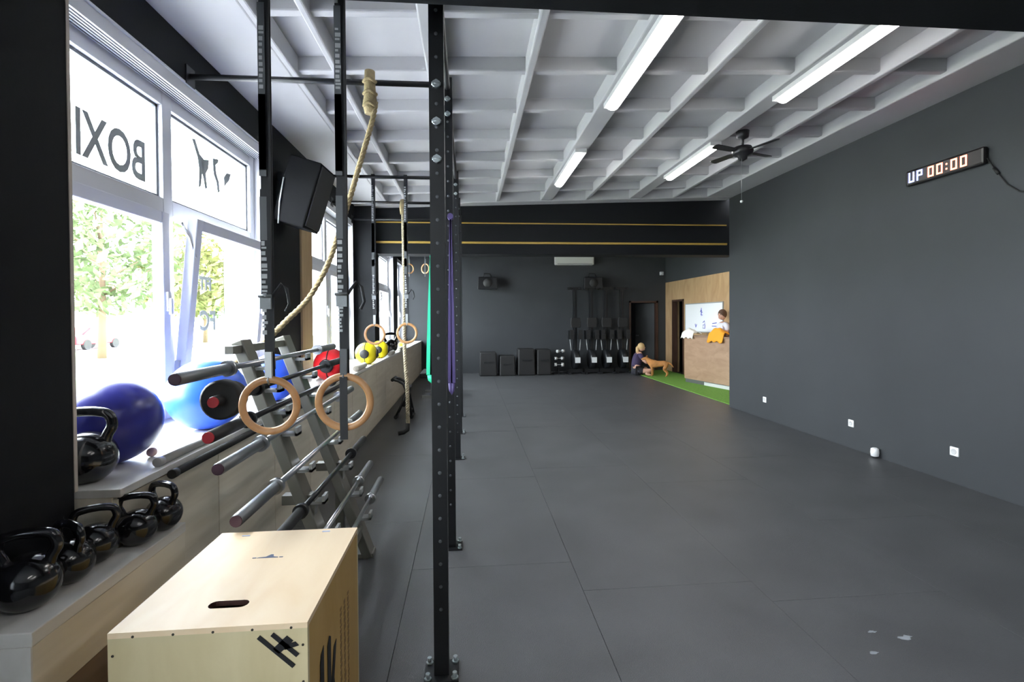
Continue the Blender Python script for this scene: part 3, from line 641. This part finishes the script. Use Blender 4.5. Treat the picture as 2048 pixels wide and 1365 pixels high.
# ================================================================== TIMER AND SOCKETS
tm = thing('wall_timer', (XR, 4.36, 2.955), 'long black LED interval timer reading UP 00:00 high on the right wall', 'timer')
b = MB(); b.box((-.055, -.39, -.078), (0, .39, .078)); b.build('case', mat('timer_case', (.012, .010, .011), .35), tm, bevel=.02)
SEG = {'0': 'abcdef', 'U': 'bcdef', 'P': 'abefg'}
def digit(mb, ch, cy, h=.098, w_=.060):
    tk = .013; y0, y1 = cy+w_/2, cy-w_/2   # reading direction runs from far (left in view) to near
    g = {'a': (y1, y0, h/2-tk, h/2), 'd': (y1, y0, -h/2, -h/2+tk), 'g': (y1, y0, -tk/2, tk/2), 'f': (y0-tk, y0, 0, h/2), 'e': (y0-tk, y0, -h/2, 0), 'b': (y1, y1+tk, 0, h/2), 'c': (y1, y1+tk, -h/2, 0)}
    for k_ in SEG[ch]: a, b_, z0, z1 = g[k_]; mb.box((-.0575, a, z0), (-.0545, b_, z1))
BL = mat('blue_led', (.1, .1, .2), .5, emit=(.18, .28, 1.0), es=7); RL = mat('red_led', (.2, .05, .03), .5, emit=(1.0, .16, .07), es=6)
b = MB(); digit(b, 'U', .315); digit(b, 'P', .225); b.build('blue_digits', BL, tm)
b = MB(); digit(b, '0', .105); digit(b, '0', .015); digit(b, '0', -.125); digit(b, '0', -.215)
for z in (-.022, .022): b.cbox((-.056, -.055, z), (.003, .014, .014))
b.build('red_digits', RL, tm)
b = MB(); b.tube([(-.02, -.39, -.03), (-.015, -.42, -.09), (-.012, -.47, -.18), (-.012, -.55, -.30), (-.01, -.64, -.38), (-.01, -.78, -.42), (-.01, -1.1, -.44), (-.01, -1.7, -.45)], .006, 8); b.tube([(-.013, -.44, -.13), (-.013, -.48, -.19)], .013, 8); b.build('power_cable', BLKR, tm)
SOCK = mat('white_socket', (.85, .85, .86), .3)
def socket(label, y, z):
    o = thing('wall_socket', (XR, y, z), label, 'wall socket', 'white wall sockets on the right wall')
    b = MB(); b.box((-.014, -.042, -.042), (0, .042, .042)); b.build('cover', SOCK, o, bevel=.006)
    b = MB(); b.lathe([(.001, 0), (.021, 0), (.023, .003), (.026, .003), (.026, .0), (.001, -.001)], 18, T=Tr((-.0145, 0, 0), ry=R(-90))); b.build('insert', mat('socket_insert', (.6, .6, .6), .4), o)
socket('white wall socket farthest along the right wall, near the turf', 7.25, .295)
socket('white wall socket in the middle of the right wall', 5.52, .297)
socket('white wall socket nearest the camera on the right wall', 4.26, .299)
b = thing('junction_box', (XR-.045, 5.13, 0), 'small white rounded box on the floor against the right wall', 'junction box')
m_ = MB(); m_.lathe([(.02, .012), (.038, .02), (.042, .06), (.038, .10), (.02, .11)], 20); m_.build('body', SOCK, b)
m_ = MB(); m_.cyl((0, 0, 0), (0, 0, .02), .03, 14); m_.build('foot', BLKR, b)
for i, (x, y, r_, lab) in enumerate([(1.87, 2.155, .018, 'small pale chalk spot, leftmost of three on the near right of the floor'), (2.11, 2.24, .036, 'largest pale chalk smudge on the near right of the floor'), (1.985, 2.30, .018, 'faint chalk smudge just behind the largest one on the floor')]):
    random.seed(i); b = MB(); b.prism([(r_*(1+random.uniform(-.5, .5))*math.cos(a), r_*.5*(1+random.uniform(-.5, .5))*math.sin(a)) for a in [2*PI*k/14 for k in range(14)]], .0012)
    tag(b.build('chalk_smudge', mat('chalk', (.28, .30, .33), .9), None, (x, y, .0)), lab, 'chalk mark', 'chalk marks on the floor')

# ================================================================== BACK ROOM
ac = thing('air_conditioner', (3.02, YB, 3.20), 'white wall air conditioner high on the back wall', 'air conditioner')
b = MB(); b.box((-.56, -.20, -.14), (.56, 0, .14)); b.build('body', mat('ac_white', (.70, .70, .66), .4), ac, bevel=.03)
b = MB(); b.box((-.50, -.204, -.13), (.50, -.198, -.10)); b.build('louver', mat('ac_louver', (.35, .35, .34), .5), ac)
def small_speaker(label, x, z):
    o = thing('wall_speaker', (x, YB, z), label, 'loudspeaker', 'black speakers on the back wall')
    b = MB(); T = Tr((0, -.28, 0), rx=R(14)); b.prism([(-.28, -.16), (.28, -.16), (.24, .16), (-.24, .16)], .40, 0, T); b.v = [(x_, y_, z_) for x_, y_, z_ in b.v]
    b = MB(); b.add([(-.28,-.46,-.18),(.28,-.46,-.18),(.22,-.12,-.18),(-.22,-.12,-.18),(-.26,-.42,.16),(.26,-.42,.16),(.20,-.12,.16),(-.20,-.12,.16)], [(0,3,2,1),(4,5,6,7),(0,1,5,4),(1,2,6,5),(2,3,7,6),(3,0,4,7)]); b.build('cabinet', BLK, o, bevel=.02)
    b = MB(); b.lathe([(.001, 0), (.12, 0), (.12, .01), (.001, .01)], 20, T=Tr((0, -.455, -.01), rx=R(97))); b.build('cone', mat('speaker_cone', (.03, .03, .03), .7), o)
    b = MB(); b.box((-.04, -.14, -.05), (.04, 0, .05)); b.tube([(-.12, -.27, .15), (-.08, -.27, .26), (.08, -.27, .26), (.12, -.27, .15)], .014, 8); b.build('bracket', BLK, o)
small_speaker('black speaker on the left part of the back wall', .53, 2.54)
small_speaker('black speaker on the back wall above the rowing machines', 3.50, 2.54)
b = MB(); b.box((-.05, -.08, -.05), (.05, 0, .05)); b.lathe([(.001, 0), (.04, 0), (.03, .03), (.001, .04)], 14, T=Tr((0, -.08, 0), rx=R(90))); tag(b.build('security_sensor', mat('sensor_white', (.6, .62, .62), .4), None, (5.62, YB, 2.83), bevel=.01), 'small white sensor high in the back corner by the wooden wall', 'sensor')

def rower(label, x, y=13.72, first=None):
    o = thing('rowing_machine', (x, y, 0), label, 'rowing machine', 'black rowing machines standing upright')
    b = MB(); b.box((-.055, .02, .55), (.055, .10, 2.36)); b.box((-.02, -.01, .55), (.02, .02, 2.3)); b.build('monorail', BLK, o)
    b = MB(); b.box((-.19, .03, 2.34), (.19, .09, 2.41)); b.box((-.17, -.04, 2.36), (-.11, .03, 2.40)); b.box((.11, -.04, 2.36), (.17, .03, 2.40)); b.build('rear_leg', BLK, o)
    b = MB(); b.prism([(-.13, -.14), (.13, -.14), (.15, 0), (.13, .14), (-.13, .14), (-.15, 0)], .05, 0, Tr((0, -.03, 1.42), rx=R(90))); b.build('seat', BLKR, o, bevel=.02)
    for s in (-1, 1):
        b = MB(); b.box((s*.12-.055, -.16, .96), (s*.12+.055, -.12, 1.22)); b.box((s*.12-.06, -.18, 1.06), (s*.12+.06, -.155, 1.10)); b.build('footrest', BLKR, o)
    for s in (-1, 1): b = MB(); b.cbox((s*.14, 0, 1.0), (.12, .04, .04)); b.cbox((s*.182, 0, 1.08), (.035, .10, .24)); b.build('foot_frame', BLK, o)
    b = MB(); T = Tr((-.08, .0, .40), ry=R(90)); b.lathe([(.02, 0), (.25, .0), (.27, .03), (.27, .13), (.25, .16), (.02, .16)], 28, T=T); fl = b.build('flywheel_housing', BLK, o)
    b = MB(); b.box((-.06, -.285, .32), (.08, -.268, .47)); b.build('badge', mat('white_badge', (.75, .77, .78), .4), fl)
    b = MB(); b.tube([(-.12, -.02, .65), (-.15, -.0, .95)], .012, 8); b.tube([(.12, -.02, .65), (.15, 0, .95)], .012, 8); b.build('monitor_arm', GREYP, o)
    b = MB(); b.box((-.22, -.22, 0), (-.16, .20, .05)); b.box((.16, -.22, 0), (.22, .20, .05)); b.box((-.2, -.03, .03), (.2, .03, .14)); b.build('front_leg', BLK, o)
    return o
r1 = rower('upright rowing machine, leftmost of the four by the back wall', 2.96)
for i, (x, lab) in enumerate([(3.42, 'upright rowing machine, second from the left by the back wall'), (3.84, 'upright rowing machine, third from the left by the back wall'), (4.30, 'upright rowing machine nearest the brown doorway')]):
    copy_thing(r1, (x, 13.72, 0), lab)
def soft_box(label, x0, x1, h, y=13.7):
    o = thing('soft_plyo_box', ((x0+x1)/2, y, 0), label, 'plyo box', 'black soft boxes along the back wall'); hw = (x1-x0)/2
    b = MB(); b.add([(-hw,-.28,0),(hw,-.28,0),(hw,.28,0),(-hw,.28,0),(-hw*.93,-.25,h),(hw*.93,-.25,h),(hw*.93,.25,h),(-hw*.93,.25,h)], [(0,3,2,1),(4,5,6,7),(0,1,5,4),(1,2,6,5),(2,3,7,6),(3,0,4,7)]); b.build('body', BLKR, o, bevel=.03)
    b = MB(); b.box((-hw*.5, -.285, h*.55), (hw*.5, -.255, h*.60)); b.build('handle_strap', BLK, o)
soft_box('black soft box at the left end of the row by the back wall', .28, .76, .64)
soft_box('lowest black soft box, second from the left by the back wall', .82, 1.26, .54)
soft_box('tall black soft box, third from the left by the back wall', 1.32, 1.80, .72)
soft_box('tall black soft box at the right end of the row, beside the silver dumbbells', 1.84, 2.24, .70)
dt = thing('dumbbell_tree', (2.47, 13.62, 0), 'small black stand of silver dumbbells by the back wall', 'dumbbell stand')
b = MB(); b.box((-.16, -.12, 0), (.16, .12, .03)); b.box((-.02, -.02, .03), (.02, .02, .62))
for z in (.22, .40, .58): b.box((-.14, -.07, z-.035), (.14, .07, z-.02))
b.build('stand', BLK, dt)
for i, (z, s) in enumerate(((.22, .052), (.40, .045), (.60, .045))):
    o = thing('dumbbell', (2.47+(.0 if i != 2 else .04), 13.545, z+.02), ['silver dumbbell on the lowest tier of the small stand', 'silver dumbbell on the middle tier of the small stand', 'silver dumbbell on the top tier of the small stand'][i], 'dumbbell', 'silver dumbbells on the stand', R(20*i-10))
    b = MB(); b.cyl((-.07, 0, s-.02), (.07, 0, s-.02), .014, 10); b.build('grip', CHROME, o)
    for sx in (-1, 1): b = MB(); b.cyl((sx*.06, 0, s-.02), (sx*.13, 0, s-.02), s, 6); b.build('head', mat('silver_paint', (.62, .63, .63), .35, .3), o)

# ---- black bench beside the cabinet
bn = thing('exercise_bench', (-1.02, 7.9, 0), 'black folding exercise bench standing by the far cabinets', 'bench')
b = MB(); b.tube([(-.16, 0, .62), (-.08, 0, .60), (0, 0, .55), (.06, 0, .40), (.12, 0, .06)], .022, 10); b.tube([(-.16, .25, .62), (-.08, .25, .60), (0, .25, .55), (.06, .25, .40), (.12, .25, .06)], .022, 10)
b.cyl((.1, -.02, .12), (.1, .27, .12), .018); b.cyl((-.16, -.05, .62), (-.16, .30, .62), .026); b.tube([(.05, 0, .40), (-.12, 0, .05)], .018, 8); b.tube([(.05, .25, .40), (-.12, .25, .05)], .018, 8); b.cyl((.12, -.02, .035), (.12, .27, .035), .03); b.cyl((-.12, -.02, .035), (-.12, .27, .035), .03); b.build('frame', BLK, bn)
b = MB(); b.box((-.05, -.0, -.03), (.03, .25, .30), T=Tr((0, 0, .22), ry=R(18))); b.build('pad', BLKR, bn, bevel=.02)
sb = thing('step_bench', (-.72, 10.3, 0), 'grey and black step bench on the floor behind the green band', 'bench')
b = MB(); b.box((-.24, -.45, .40), (.24, .45, .50)); b.build('pad', BLKR, sb, bevel=.02)
b = MB()
for s in (-1, 1): b.box((-.20, s*.36-.03, 0), (.20, s*.36+.03, .05)); b.box((-.03, s*.36-.03, .05), (.03, s*.36+.03, .41))
b.build('frame', GREYP, sb)

# ---- reception
TURF = mat('turf_green', (.16, .36, .05), .85, bump=(150, .8), var=(60, .25))
b = MB(); b.box((4.6, 8.3, -.004), (5.75, YB, .012)); tag(b.build('turf_strip', TURF), 'bright green artificial turf on the floor in front of the reception desk', 'artificial turf')
a0, a1 = Vector((5.14, 11.55, 0)), Vector((5.49, 10.0, 0)); dv = (a1-a0); Ld = dv.length; az = math.atan2(dv.y, dv.x)
dk = thing('reception_desk', a0, 'brown wooden reception counter on the green turf', 'desk', None, az)
b = MB(); b.box((0, 0, .10), (Ld, .10, 1.09)); b.build('front_panel', DESKW, dk)
b = MB(); b.box((-.02, -.02, 1.09), (Ld, .17, 1.13)); b.build('counter_top', wood('dark_counter', (.22, .13, .08), (.3, .19, .12), (2, 2, 5)), dk, bevel=.004)
b = MB(); b.box((.02, .015, .012), (Ld, .085, .10)); b.build('plinth', mat('plinth_grey', (.10, .11, .10), .5), dk)
b = MB(); b.box((Ld*.45, -.01, .015), (Ld, .012, .085)); b.build('kick_strip', mat('white_strip', (.62, .64, .62), .5), dk)
wb = thing('whiteboard', (5.745, 11.82, 1.54), 'whiteboard with blue scribbles on the wooden wall behind the desk', 'whiteboard')
b = MB(); b.box((-.02, -.97, -.35), (0, .97, .35)); b.build('board', mat('board_white', (.92, .93, .95), .3), wb)
b = MB(); 
for s in (-1, 1): b.box((-.026, -.98, s*.355-.012), (0, .98, s*.355+.012)); b.box((-.026, s*.975-.012, -.36), (0, s*.975+.012, .36))
b.build('edge_strip', GREYP, wb)
b = MB()
def scr(pts): b.tube([(-.0215, y, z) for y, z in pts], .009, 6)
scr([(.12, .14), (.06, .20), (.02, .13), (.09, .08), (.0, .06)]); scr([(.06, .24), (.06, .04)]); scr([(-.02, -.12), (-.10, -.08), (-.12, -.17), (-.03, -.18), (-.02, -.26), (-.12, -.26), (-.13, -.18)]); scr([(.40, -.16), (.36, -.24), (.32, -.17)]); scr([(-.5, -.14), (-.7, -.12)]); scr([(-.48, -.2), (-.72, -.2)])
b.build('marker_scribble', mat('blue_marker', (.06, .08, .55), .5), wb)
def cloth(name, label, cat, loc, sx, sy, m, drop, rz, seed, puff=.05):
    random.seed(seed); b = MB(); n, k = 14, 14; vs = []; fs = []
    for i in range(n+1):
        for j in range(k+1):
            u_, v_ = i/n-.5, j/k-.5; x = u_*sx; y = v_*sy
            h = puff*math.exp(-((u_*2.2)**2+(v_*2.5)**2))+.018*math.sin(u_*17+seed)*math.cos(v_*13)+.02
            yy = y; 
            if y < -.04: h -= (-.04-y)*drop; yy = -.04-(-.04-y)*.35
            vs.append((x, yy, h))
    for i in range(n):
        for j in range(k): a = i*(k+1)+j; fs.append((a, a+1, a+k+2, a+k+1))
    b.add(vs, fs, 0, True); o = b.build(name, m, None, loc); o.rotation_euler = (0, 0, rz); s = o.modifiers.new('solid', 'SOLIDIFY'); s.thickness = .012; s.offset = 1
    return tag(o, label, cat)
def on_desk(t, off=.05): p = a0+dv*t; nn = Vector((-dv.y, dv.x, 0)).normalized(); return (p.x+nn.x*off, p.y+nn.y*off, 1.135)
cloth('towel', 'white towel draped over the left end of the reception counter', 'towel', on_desk(.10, .03), .42, .36, mat('white_towel', (.8, .76, .70), .9), .8, az, 2, .12)
cloth('jacket', 'orange jacket draped over the right end of the reception counter', 'jacket', on_desk(.70, .03), .48, .42, mat('orange_cloth', (.85, .36, .02), .8), 1.0, az, 5, .17)

# ---- figures (skin-modifier bodies baked to meshes)
SKIN = mat('skin', (.62, .36, .26), .55)
def skin_mesh(name, pts, edges, rad, m, parent, root=0, lv=2, flat=None, label=None):
    me = bpy.data.meshes.new(name); me.from_pydata(pts, edges, []); o = bpy.data.objects.new(name, me); C.objects.link(o)
    md = o.modifiers.new('skin', 'SKIN'); md.use_smooth_shade = True; o.modifiers.new('sub', 'SUBSURF').levels = lv; o.modifiers['sub'].render_levels = lv
    for i, v in enumerate(me.skin_vertices[0].data):
        r = rad[i]; v.radius = r if isinstance(r, tuple) else (r, r); v.use_root = (i == root)
    dg = bpy.context.evaluated_depsgraph_get(); dg.update(); nm = bpy.data.meshes.new_from_object(o.evaluated_get(dg)); bpy.data.objects.remove(o)
    nm.materials.clear(); nm.materials.append(m)
    for p in nm.polygons: p.use_smooth = True; p.material_index = 0
    q = bpy.data.objects.new(name, nm); C.objects.link(q); q.parent = parent
    if label: q['label'] = label
    return q
def head(parent, c, d, hair, r=.10, hairlen=.0):
    # d = facing yaw; small modelled head with face and hair
    T = Tr(c, rz=d); b = MB(); b.ball((0, 0, 0), r, 0, 24, 18, (.95, .80, 1.18), T=T); b.ball((r*.55, 0, -r*.62), r*.45, 0, 14, 10, (1, 1, .8), T=T)
    b.ball((r*.98, 0, -r*.12), r*.16, 0, 10, 8, (1.1, .8, 1.3), T=T)
    for s in (-1, 1): b.ball((-.0*r, s*r*.80, -r*.05), r*.2, 0, 10, 8, (.8, .35, 1.2), T=T)
    h = b.build('head', SKIN, parent)
    e = MB()
    for s in (-1, 1): e.ball((r*.86, s*r*.33, r*.10), r*.10, 0, 8, 6, T=T)
    e.build('eye', mat('dark_eye', (.03, .02, .02), .3), h)
    e = MB(); e.ball((r*.92, 0, -r*.50), r*.16, 0, 10, 6, (.5, 1.5, .4), T=T); e.build('mouth', mat('lips', (.5, .18, .16), .5), h)
    e = MB(); e.ball((-r*.12, 0, r*.22), r*1.06, 0, 22, 14, (.98, .88, 1.08), T=T)
    e.v = [v for v in e.v]
    if hairlen: e.tube([tuple(T @ Vector(p)) for p in ((-r*.7, 0, r*.3), (-r*1.15, 0, -r*.3), (-r*1.2, 0, -r*1.2), (-r*.9, 0, -r-hairlen))], [r*.5, r*.55, r*.5, r*.15], 12)
    hh = e.build('hair', hair, parent)
    return h
def hand_pts(P, E, Rd, wrist_i, w, dirv, side, up_=Vector((0, 0, 1)), s=1.0):
    dirv = dirv.normalized(); sd = side.normalized(); pm = w+dirv*.055*s; i = len(P); P.append(tuple(pm)); Rd.append((.030*s, .016*s)); E.append((wrist_i, i))
    for k, (o_, l) in enumerate(((-.026, .070), (-.009, .080), (.009, .075), (.026, .060))):
        b0 = w+dirv*.085*s+sd*o_*s; b1 = b0+dirv*l*.5*s; b2 = b1+(dirv*.8-up_*.5).normalized()*l*.5*s
        j = len(P); P += [tuple(b0), tuple(b1), tuple(b2)]; Rd += [.009*s, .0085*s, .0075*s]; E += [(i, j), (j, j+1), (j+1, j+2)]
    t0 = w+dirv*.03*s-sd*.034*s; t1 = t0+(dirv-sd*.6).normalized()*.035*s; j = len(P); P += [tuple(t0), tuple(t1)]; Rd += [.011*s, .009*s]; E += [(i, j), (j, j+1)]
# person sitting on the floor beside the dog, facing it (+x)
pr = thing('person', (4.62, 13.2, 0), 'person in a dark purple top sitting on the floor, reaching to the brown dog', 'person')
V = Vector
P = [(-.10,0,.14), (-.10,0,.30), (-.06,0,.46), (-.01,0,.555), (.015,0,.63),           # pelvis spine chest neck
     (-.02,-.13,.52), (.10,-.20,.34), (.30,-.14,.36),                                  # right arm (nearer camera)
     (-.02,.13,.52), (.12,.18,.36), (.34,.08,.38),
     (-.06,-.10,.11), (.26,-.24,.13), (.04,-.34,.06), (.10,-.36,.045), (.18,-.37,.03),
     (-.06,.10,.11), (.28,.20,.14), (.10,.32,.06), (.16,.34,.045), (.24,.34,.03)]
Rd = [(.13,.11), (.12,.09), (.14,.09), (.08,.06), .045, .055, .040, .026, .055, .040, .026, .085, .058, .036, .035, .026, .085, .058, .036, .035, .026]
E = [(0,1),(1,2),(2,3),(3,4),(3,5),(5,6),(6,7),(3,8),(8,9),(9,10),(0,11),(11,12),(12,13),(13,14),(14,15),(0,16),(16,17),(17,18),(18,19),(19,20)]
hand_pts(P, E, Rd, 7, V(P[7]), V((1, .2, 0)), V((0, 1, 0))); hand_pts(P, E, Rd, 10, V(P[10]), V((1, -.2, 0)), V((0, -1, 0)))
skin_mesh('body', P, E, Rd, SKIN, pr)
tp = [(-.10,0,.20), (-.10,0,.30), (-.06,0,.46), (-.01,0,.555), (-.02,-.14,.525), (.04,-.175,.43), (-.02,.14,.525), (.04,.165,.44)]
skin_mesh('shirt', tp, [(0,1),(1,2),(2,3),(3,4),(4,5),(3,6),(6,7)], [(.155,.13), (.14,.11), (.155,.11), (.075,.065), .068, .055, .068, .055], mat('dark_purple_shirt', (.05, .035, .09), .8), pr, label='dark purple shirt')
skin_mesh('shorts', [(-.10,0,.13), (-.05,-.11,.12), (.08,-.17,.125), (-.05,.11,.12), (.09,.15,.13)], [(0,1),(1,2),(0,3),(3,4)], [(.15,.13), .10, .085, .10, .085], mat('dark_shorts', (.03, .03, .04), .8), pr)
head(pr, (.05, 0, .745), R(-10), mat('blond_hair', (.62, .42, .20), .7), .092, .16)
# dog, standing, facing the person (-x)
dg_ = thing('dog', (4.90, 12.62, .012), 'brown dog standing on the turf facing the seated person', 'dog', None, R(-30))
FUR = mat('brown_fur', (.46, .20, .06), .85, bump=(80, .6), var=(8, .3))
P = [(.20,0,.34), (.08,0,.335), (-.06,0,.32), (-.16,0,.345), (-.24,0,.41), (-.30,0,.47), (-.37,0,.455), (-.42,0,.44),
     (-.15,-.06,.27), (-.13,-.065,.15), (-.14,-.065,.03), (-.165,-.065,.018),
     (-.15,.06,.27), (-.13,.065,.15), (-.14,.065,.03), (-.165,.065,.018),
     (.20,-.06,.27), (.16,-.07,.19), (.24,-.07,.11), (.225,-.07,.03), (.195,-.07,.018),
     (.20,.06,.27), (.16,.07,.19), (.24,.07,.11), (.225,.07,.03), (.195,.07,.018),
     (.27,0,.36), (.34,0,.32), (.39,0,.25)]
Rd = [(.075,.085), (.075,.085), (.09,.11), (.085,.10), (.058,.065), (.055,.058), (.034,.032), (.022,.02), .045, .025, .020, .022, .045, .025, .020, .022, .055, .035, .020, .018, .022, .055, .035, .020, .018, .022, .028, .02, .012]
E = [(0,1),(1,2),(2,3),(3,4),(4,5),(5,6),(6,7),(3,8),(8,9),(9,10),(10,11),(3,12),(12,13),(13,14),(14,15),(0,16),(16,17),(17,18),(18,19),(19,20),(0,21),(21,22),(22,23),(23,24),(24,25),(0,26),(26,27),(27,28)]
skin_mesh('body', P, E, Rd, FUR, dg_, root=1)
for s in (-1, 1):
    b = MB(); b.add([(-.28, s*.02, .51), (-.30, s*.055, .505), (-.265, s*.055, .50), (-.275, s*.062, .555)], [(0,1,2),(0,3,1),(1,3,2),(2,3,0)], 0, True); b.build('ear', FUR, dg_)
b = MB(); b.ball((-.441, 0, .447), .012, 0, 10, 8); b.build('nose', BLKR, dg_)
# person standing behind the counter, mostly hidden by the wall end
p2 = thing('person', (5.585, 10.57, 0), 'person in a white top standing behind the counter at the wall edge', 'person')
P = [(0,0,.92), (0,0,1.08), (0,0,1.28), (0,0,1.40), (0,0,1.47), (0,-.17,1.36), (-.02,-.20,1.14), (-.06,-.12,1.19), (0,.17,1.36), (-.02,.20,1.14), (-.08,.22,1.19), (0,-.08,.86), (0,-.09,.48), (0,-.09,.08), (-.06,-.09,.035), (0,.08,.86), (0,.09,.48), (0,.09,.08), (-.06,.09,.035)]
Rd = [(.10,.14), (.09,.12), (.10,.15), (.06,.07), .05, .05, .038, .026, .05, .038, .026, .075, .052, .036, .032, .075, .052, .036, .032]
E = [(0,1),(1,2),(2,3),(3,4),(3,5),(5,6),(6,7),(3,8),(8,9),(9,10),(0,11),(11,12),(12,13),(13,14),(0,15),(15,16),(16,17),(17,18)]
hand_pts(P, E, Rd, 7, V(P[7]), V((-.3, 1, 0)), V((1, 0, 0)), s=.9); hand_pts(P, E, Rd, 10, V(P[10]), V((-.4, 1, 0)), V((1, 0, 0)), s=.9)
skin_mesh('body', P, E, Rd, SKIN, p2)
skin_mesh('shirt', [(0,0,.90), (0,0,1.08), (0,0,1.28), (0,0,1.405), (0,-.175,1.365), (-.01,-.19,1.25), (0,.175,1.365), (-.01,.19,1.25)], [(0,1),(1,2),(2,3),(3,4),(4,5),(3,6),(6,7)], [(.115,.155), (.105,.135), (.115,.165), (.065,.08), .062, .052, .062, .052], mat('white_shirt', (.7, .7, .78), .8), p2)
skin_mesh('trousers', [(0,0,.93), (0,-.08,.86), (0,-.09,.48), (0,-.09,.10), (0,.08,.86), (0,.09,.48), (0,.09,.10)], [(0,1),(1,2),(2,3),(0,4),(4,5),(5,6)], [(.11,.15), .085, .065, .052, .085, .065, .052], mat('dark_trousers', (.03, .03, .04), .8), p2)
head(p2, (-.02, 0, 1.60), R(200), mat('brown_hair', (.10, .05, .03), .7), .095)

# ================================================================== OUTSIDE
LAWN = mat('lawn_green', (.26, .34, .18), .9, var=(3, .2))
b = MB(); b.box((-60, -25, -.45), (-2.2, 60, -.35)); struct(b.build('ground', LAWN))
b = MB(); b.box((-11, -25, -.352), (-2.25, 60, -.335)); struct(b.build('ground_bounce', mat('pale_bounce', (.50, .49, .50), .9)))  # pale ground added to bounce neutral daylight onto the ceiling
b = MB(); b.box((-16.5, -25, -.352), (-14.2, 60, -.33)); struct(b.build('ground_path', mat('asphalt_grey', (.22, .22, .23), .9)))
b = MB(); b.box((-34, -25, -.352), (-24, 60, -.33)); struct(b.build('ground_road', mat('asphalt_light', (.30, .30, .31), .9)))
LEAF = mat('leaf_green', (.13, .17, .08), .8, var=(2, .35)); LEAFY = mat('leaf_yellow', (.20, .21, .08), .8, var=(2, .3)); BARK = mat('bark', (.12, .08, .05), .9)
def tree(label, x, y, h, r, m, seed):
    random.seed(seed); o = thing('tree', (x, y, -.35), label, 'tree', 'trees beyond the lawn outside the window')
    b = MB(); b.tube([(0, 0, 0), (.05, .03, h*.3), (0, .1, h*.6), (.1, 0, h*.9)], [.20, .15, .11, .03], 8)
    for k in range(5): a = k*1.3; b.tube([(0, 0, h*(.35+.08*k)), (r*.6*math.cos(a), r*.6*math.sin(a), h*(.5+.09*k))], [.07, .02], 6)
    b.build('trunk', BARK, o); b = MB()
    for i in range(2200):
        a = random.uniform(0, 2*PI); u_ = random.uniform(-1, 1); q = random.uniform(.35, 1)**.5; s_ = math.sqrt(1-u_*u_)
        c_ = V((r*q*s_*math.cos(a), r*q*s_*math.sin(a), h*.62+h*.38*q*u_)); d1_ = V((random.uniform(-1,1), random.uniform(-1,1), random.uniform(-1,1))).normalized(); d2_ = d1_.cross(V((.3,.5,.8))).normalized(); l = random.uniform(.18, .42)
        b.add([c_-d1_*l, c_-d2_*l*.5, c_+d1_*l, c_+d2_*l*.5], [(0,1,2,3)])
    b.build('foliage', m, o)
tree('leafy tree beyond the lawn, seen through the near lower pane', -18.5, 27, 9, 4.0, LEAF, 1)
tree('yellowish tree beyond the lawn, left in the near lower pane', -19, 36, 8, 3.2, LEAFY, 2)
tree('tree beyond the lawn, seen left of the window mullion', -27, 33, 9.5, 4, LEAF, 3)
tree('tree farther along the street, seen through the tilted sash', -22, 44, 8, 3.2, LEAF, 4)
hs = thing('house', (-40, 47, -.35), 'pale house with a red tiled roof across the street', 'house')
b = MB(); b.box((-4, -9, 0), (4, 9, 4.6)); b.build('wall', mat('cream_render', (.60, .56, .48), .9), hs)
b = MB(); b.add([(-4.6,-9.5,4.6),(4.6,-9.5,4.6),(4.6,9.5,4.6),(-4.6,9.5,4.6),(0,-9.5,7),(0,9.5,7)], [(0,1,4),(2,3,5),(1,2,5,4),(3,0,4,5),(0,3,2,1)]); b.build('roof', mat('red_tile', (.40, .10, .06), .8), hs)
for k in range(4): b = MB(); b.box((3.98, -7.5+4*k, 1.4), (4.04, -6+4*k, 3.0)); b.build('window', mat('dark_window', (.05, .06, .08), .2), hs)
def car(label, x, y, m):
    o = thing('car', (x, y, -.33), label, 'car', 'parked cars across the lawn')
    b = MB(); T = Matrix(((0,0,1,-.85),(1,0,0,0),(0,1,0,0),(0,0,0,1)))
    b.prism([(-2.1,.35),(2.1,.35),(2.15,.75),(1.9,.95),(1.1,1.0),(.6,1.42),(-1.0,1.45),(-1.7,1.0),(-2.1,.9)], 1.7, 0, T); b.build('body', m, o, bevel=.06)
    b = MB(); b.prism([(1.0,.98),(.58,1.36),(-.95,1.39),(-1.5,1.0)], 1.72, 0, Matrix(((0,0,1,-.86),(1,0,0,0),(0,1,0,0),(0,0,0,1)))); b.build('side_window', mat('dark_window', (.05, .06, .08), .2), o)
    for sy in (-1.3, 1.3):
        for sx in (-.78, .78): b = MB(); b.cyl((sx-.11, sy, .33), (sx+.11, sy, .33), .33, 20); b.build('wheel', BLKR, o)
car('red car parked across the lawn', -25.5, 36, mat('red_car_paint', (.55, .03, .04), .3)); car('white car parked beside the red one across the lawn', -26, 30.5, mat('white_car_paint', (.6, .6, .6), .3))
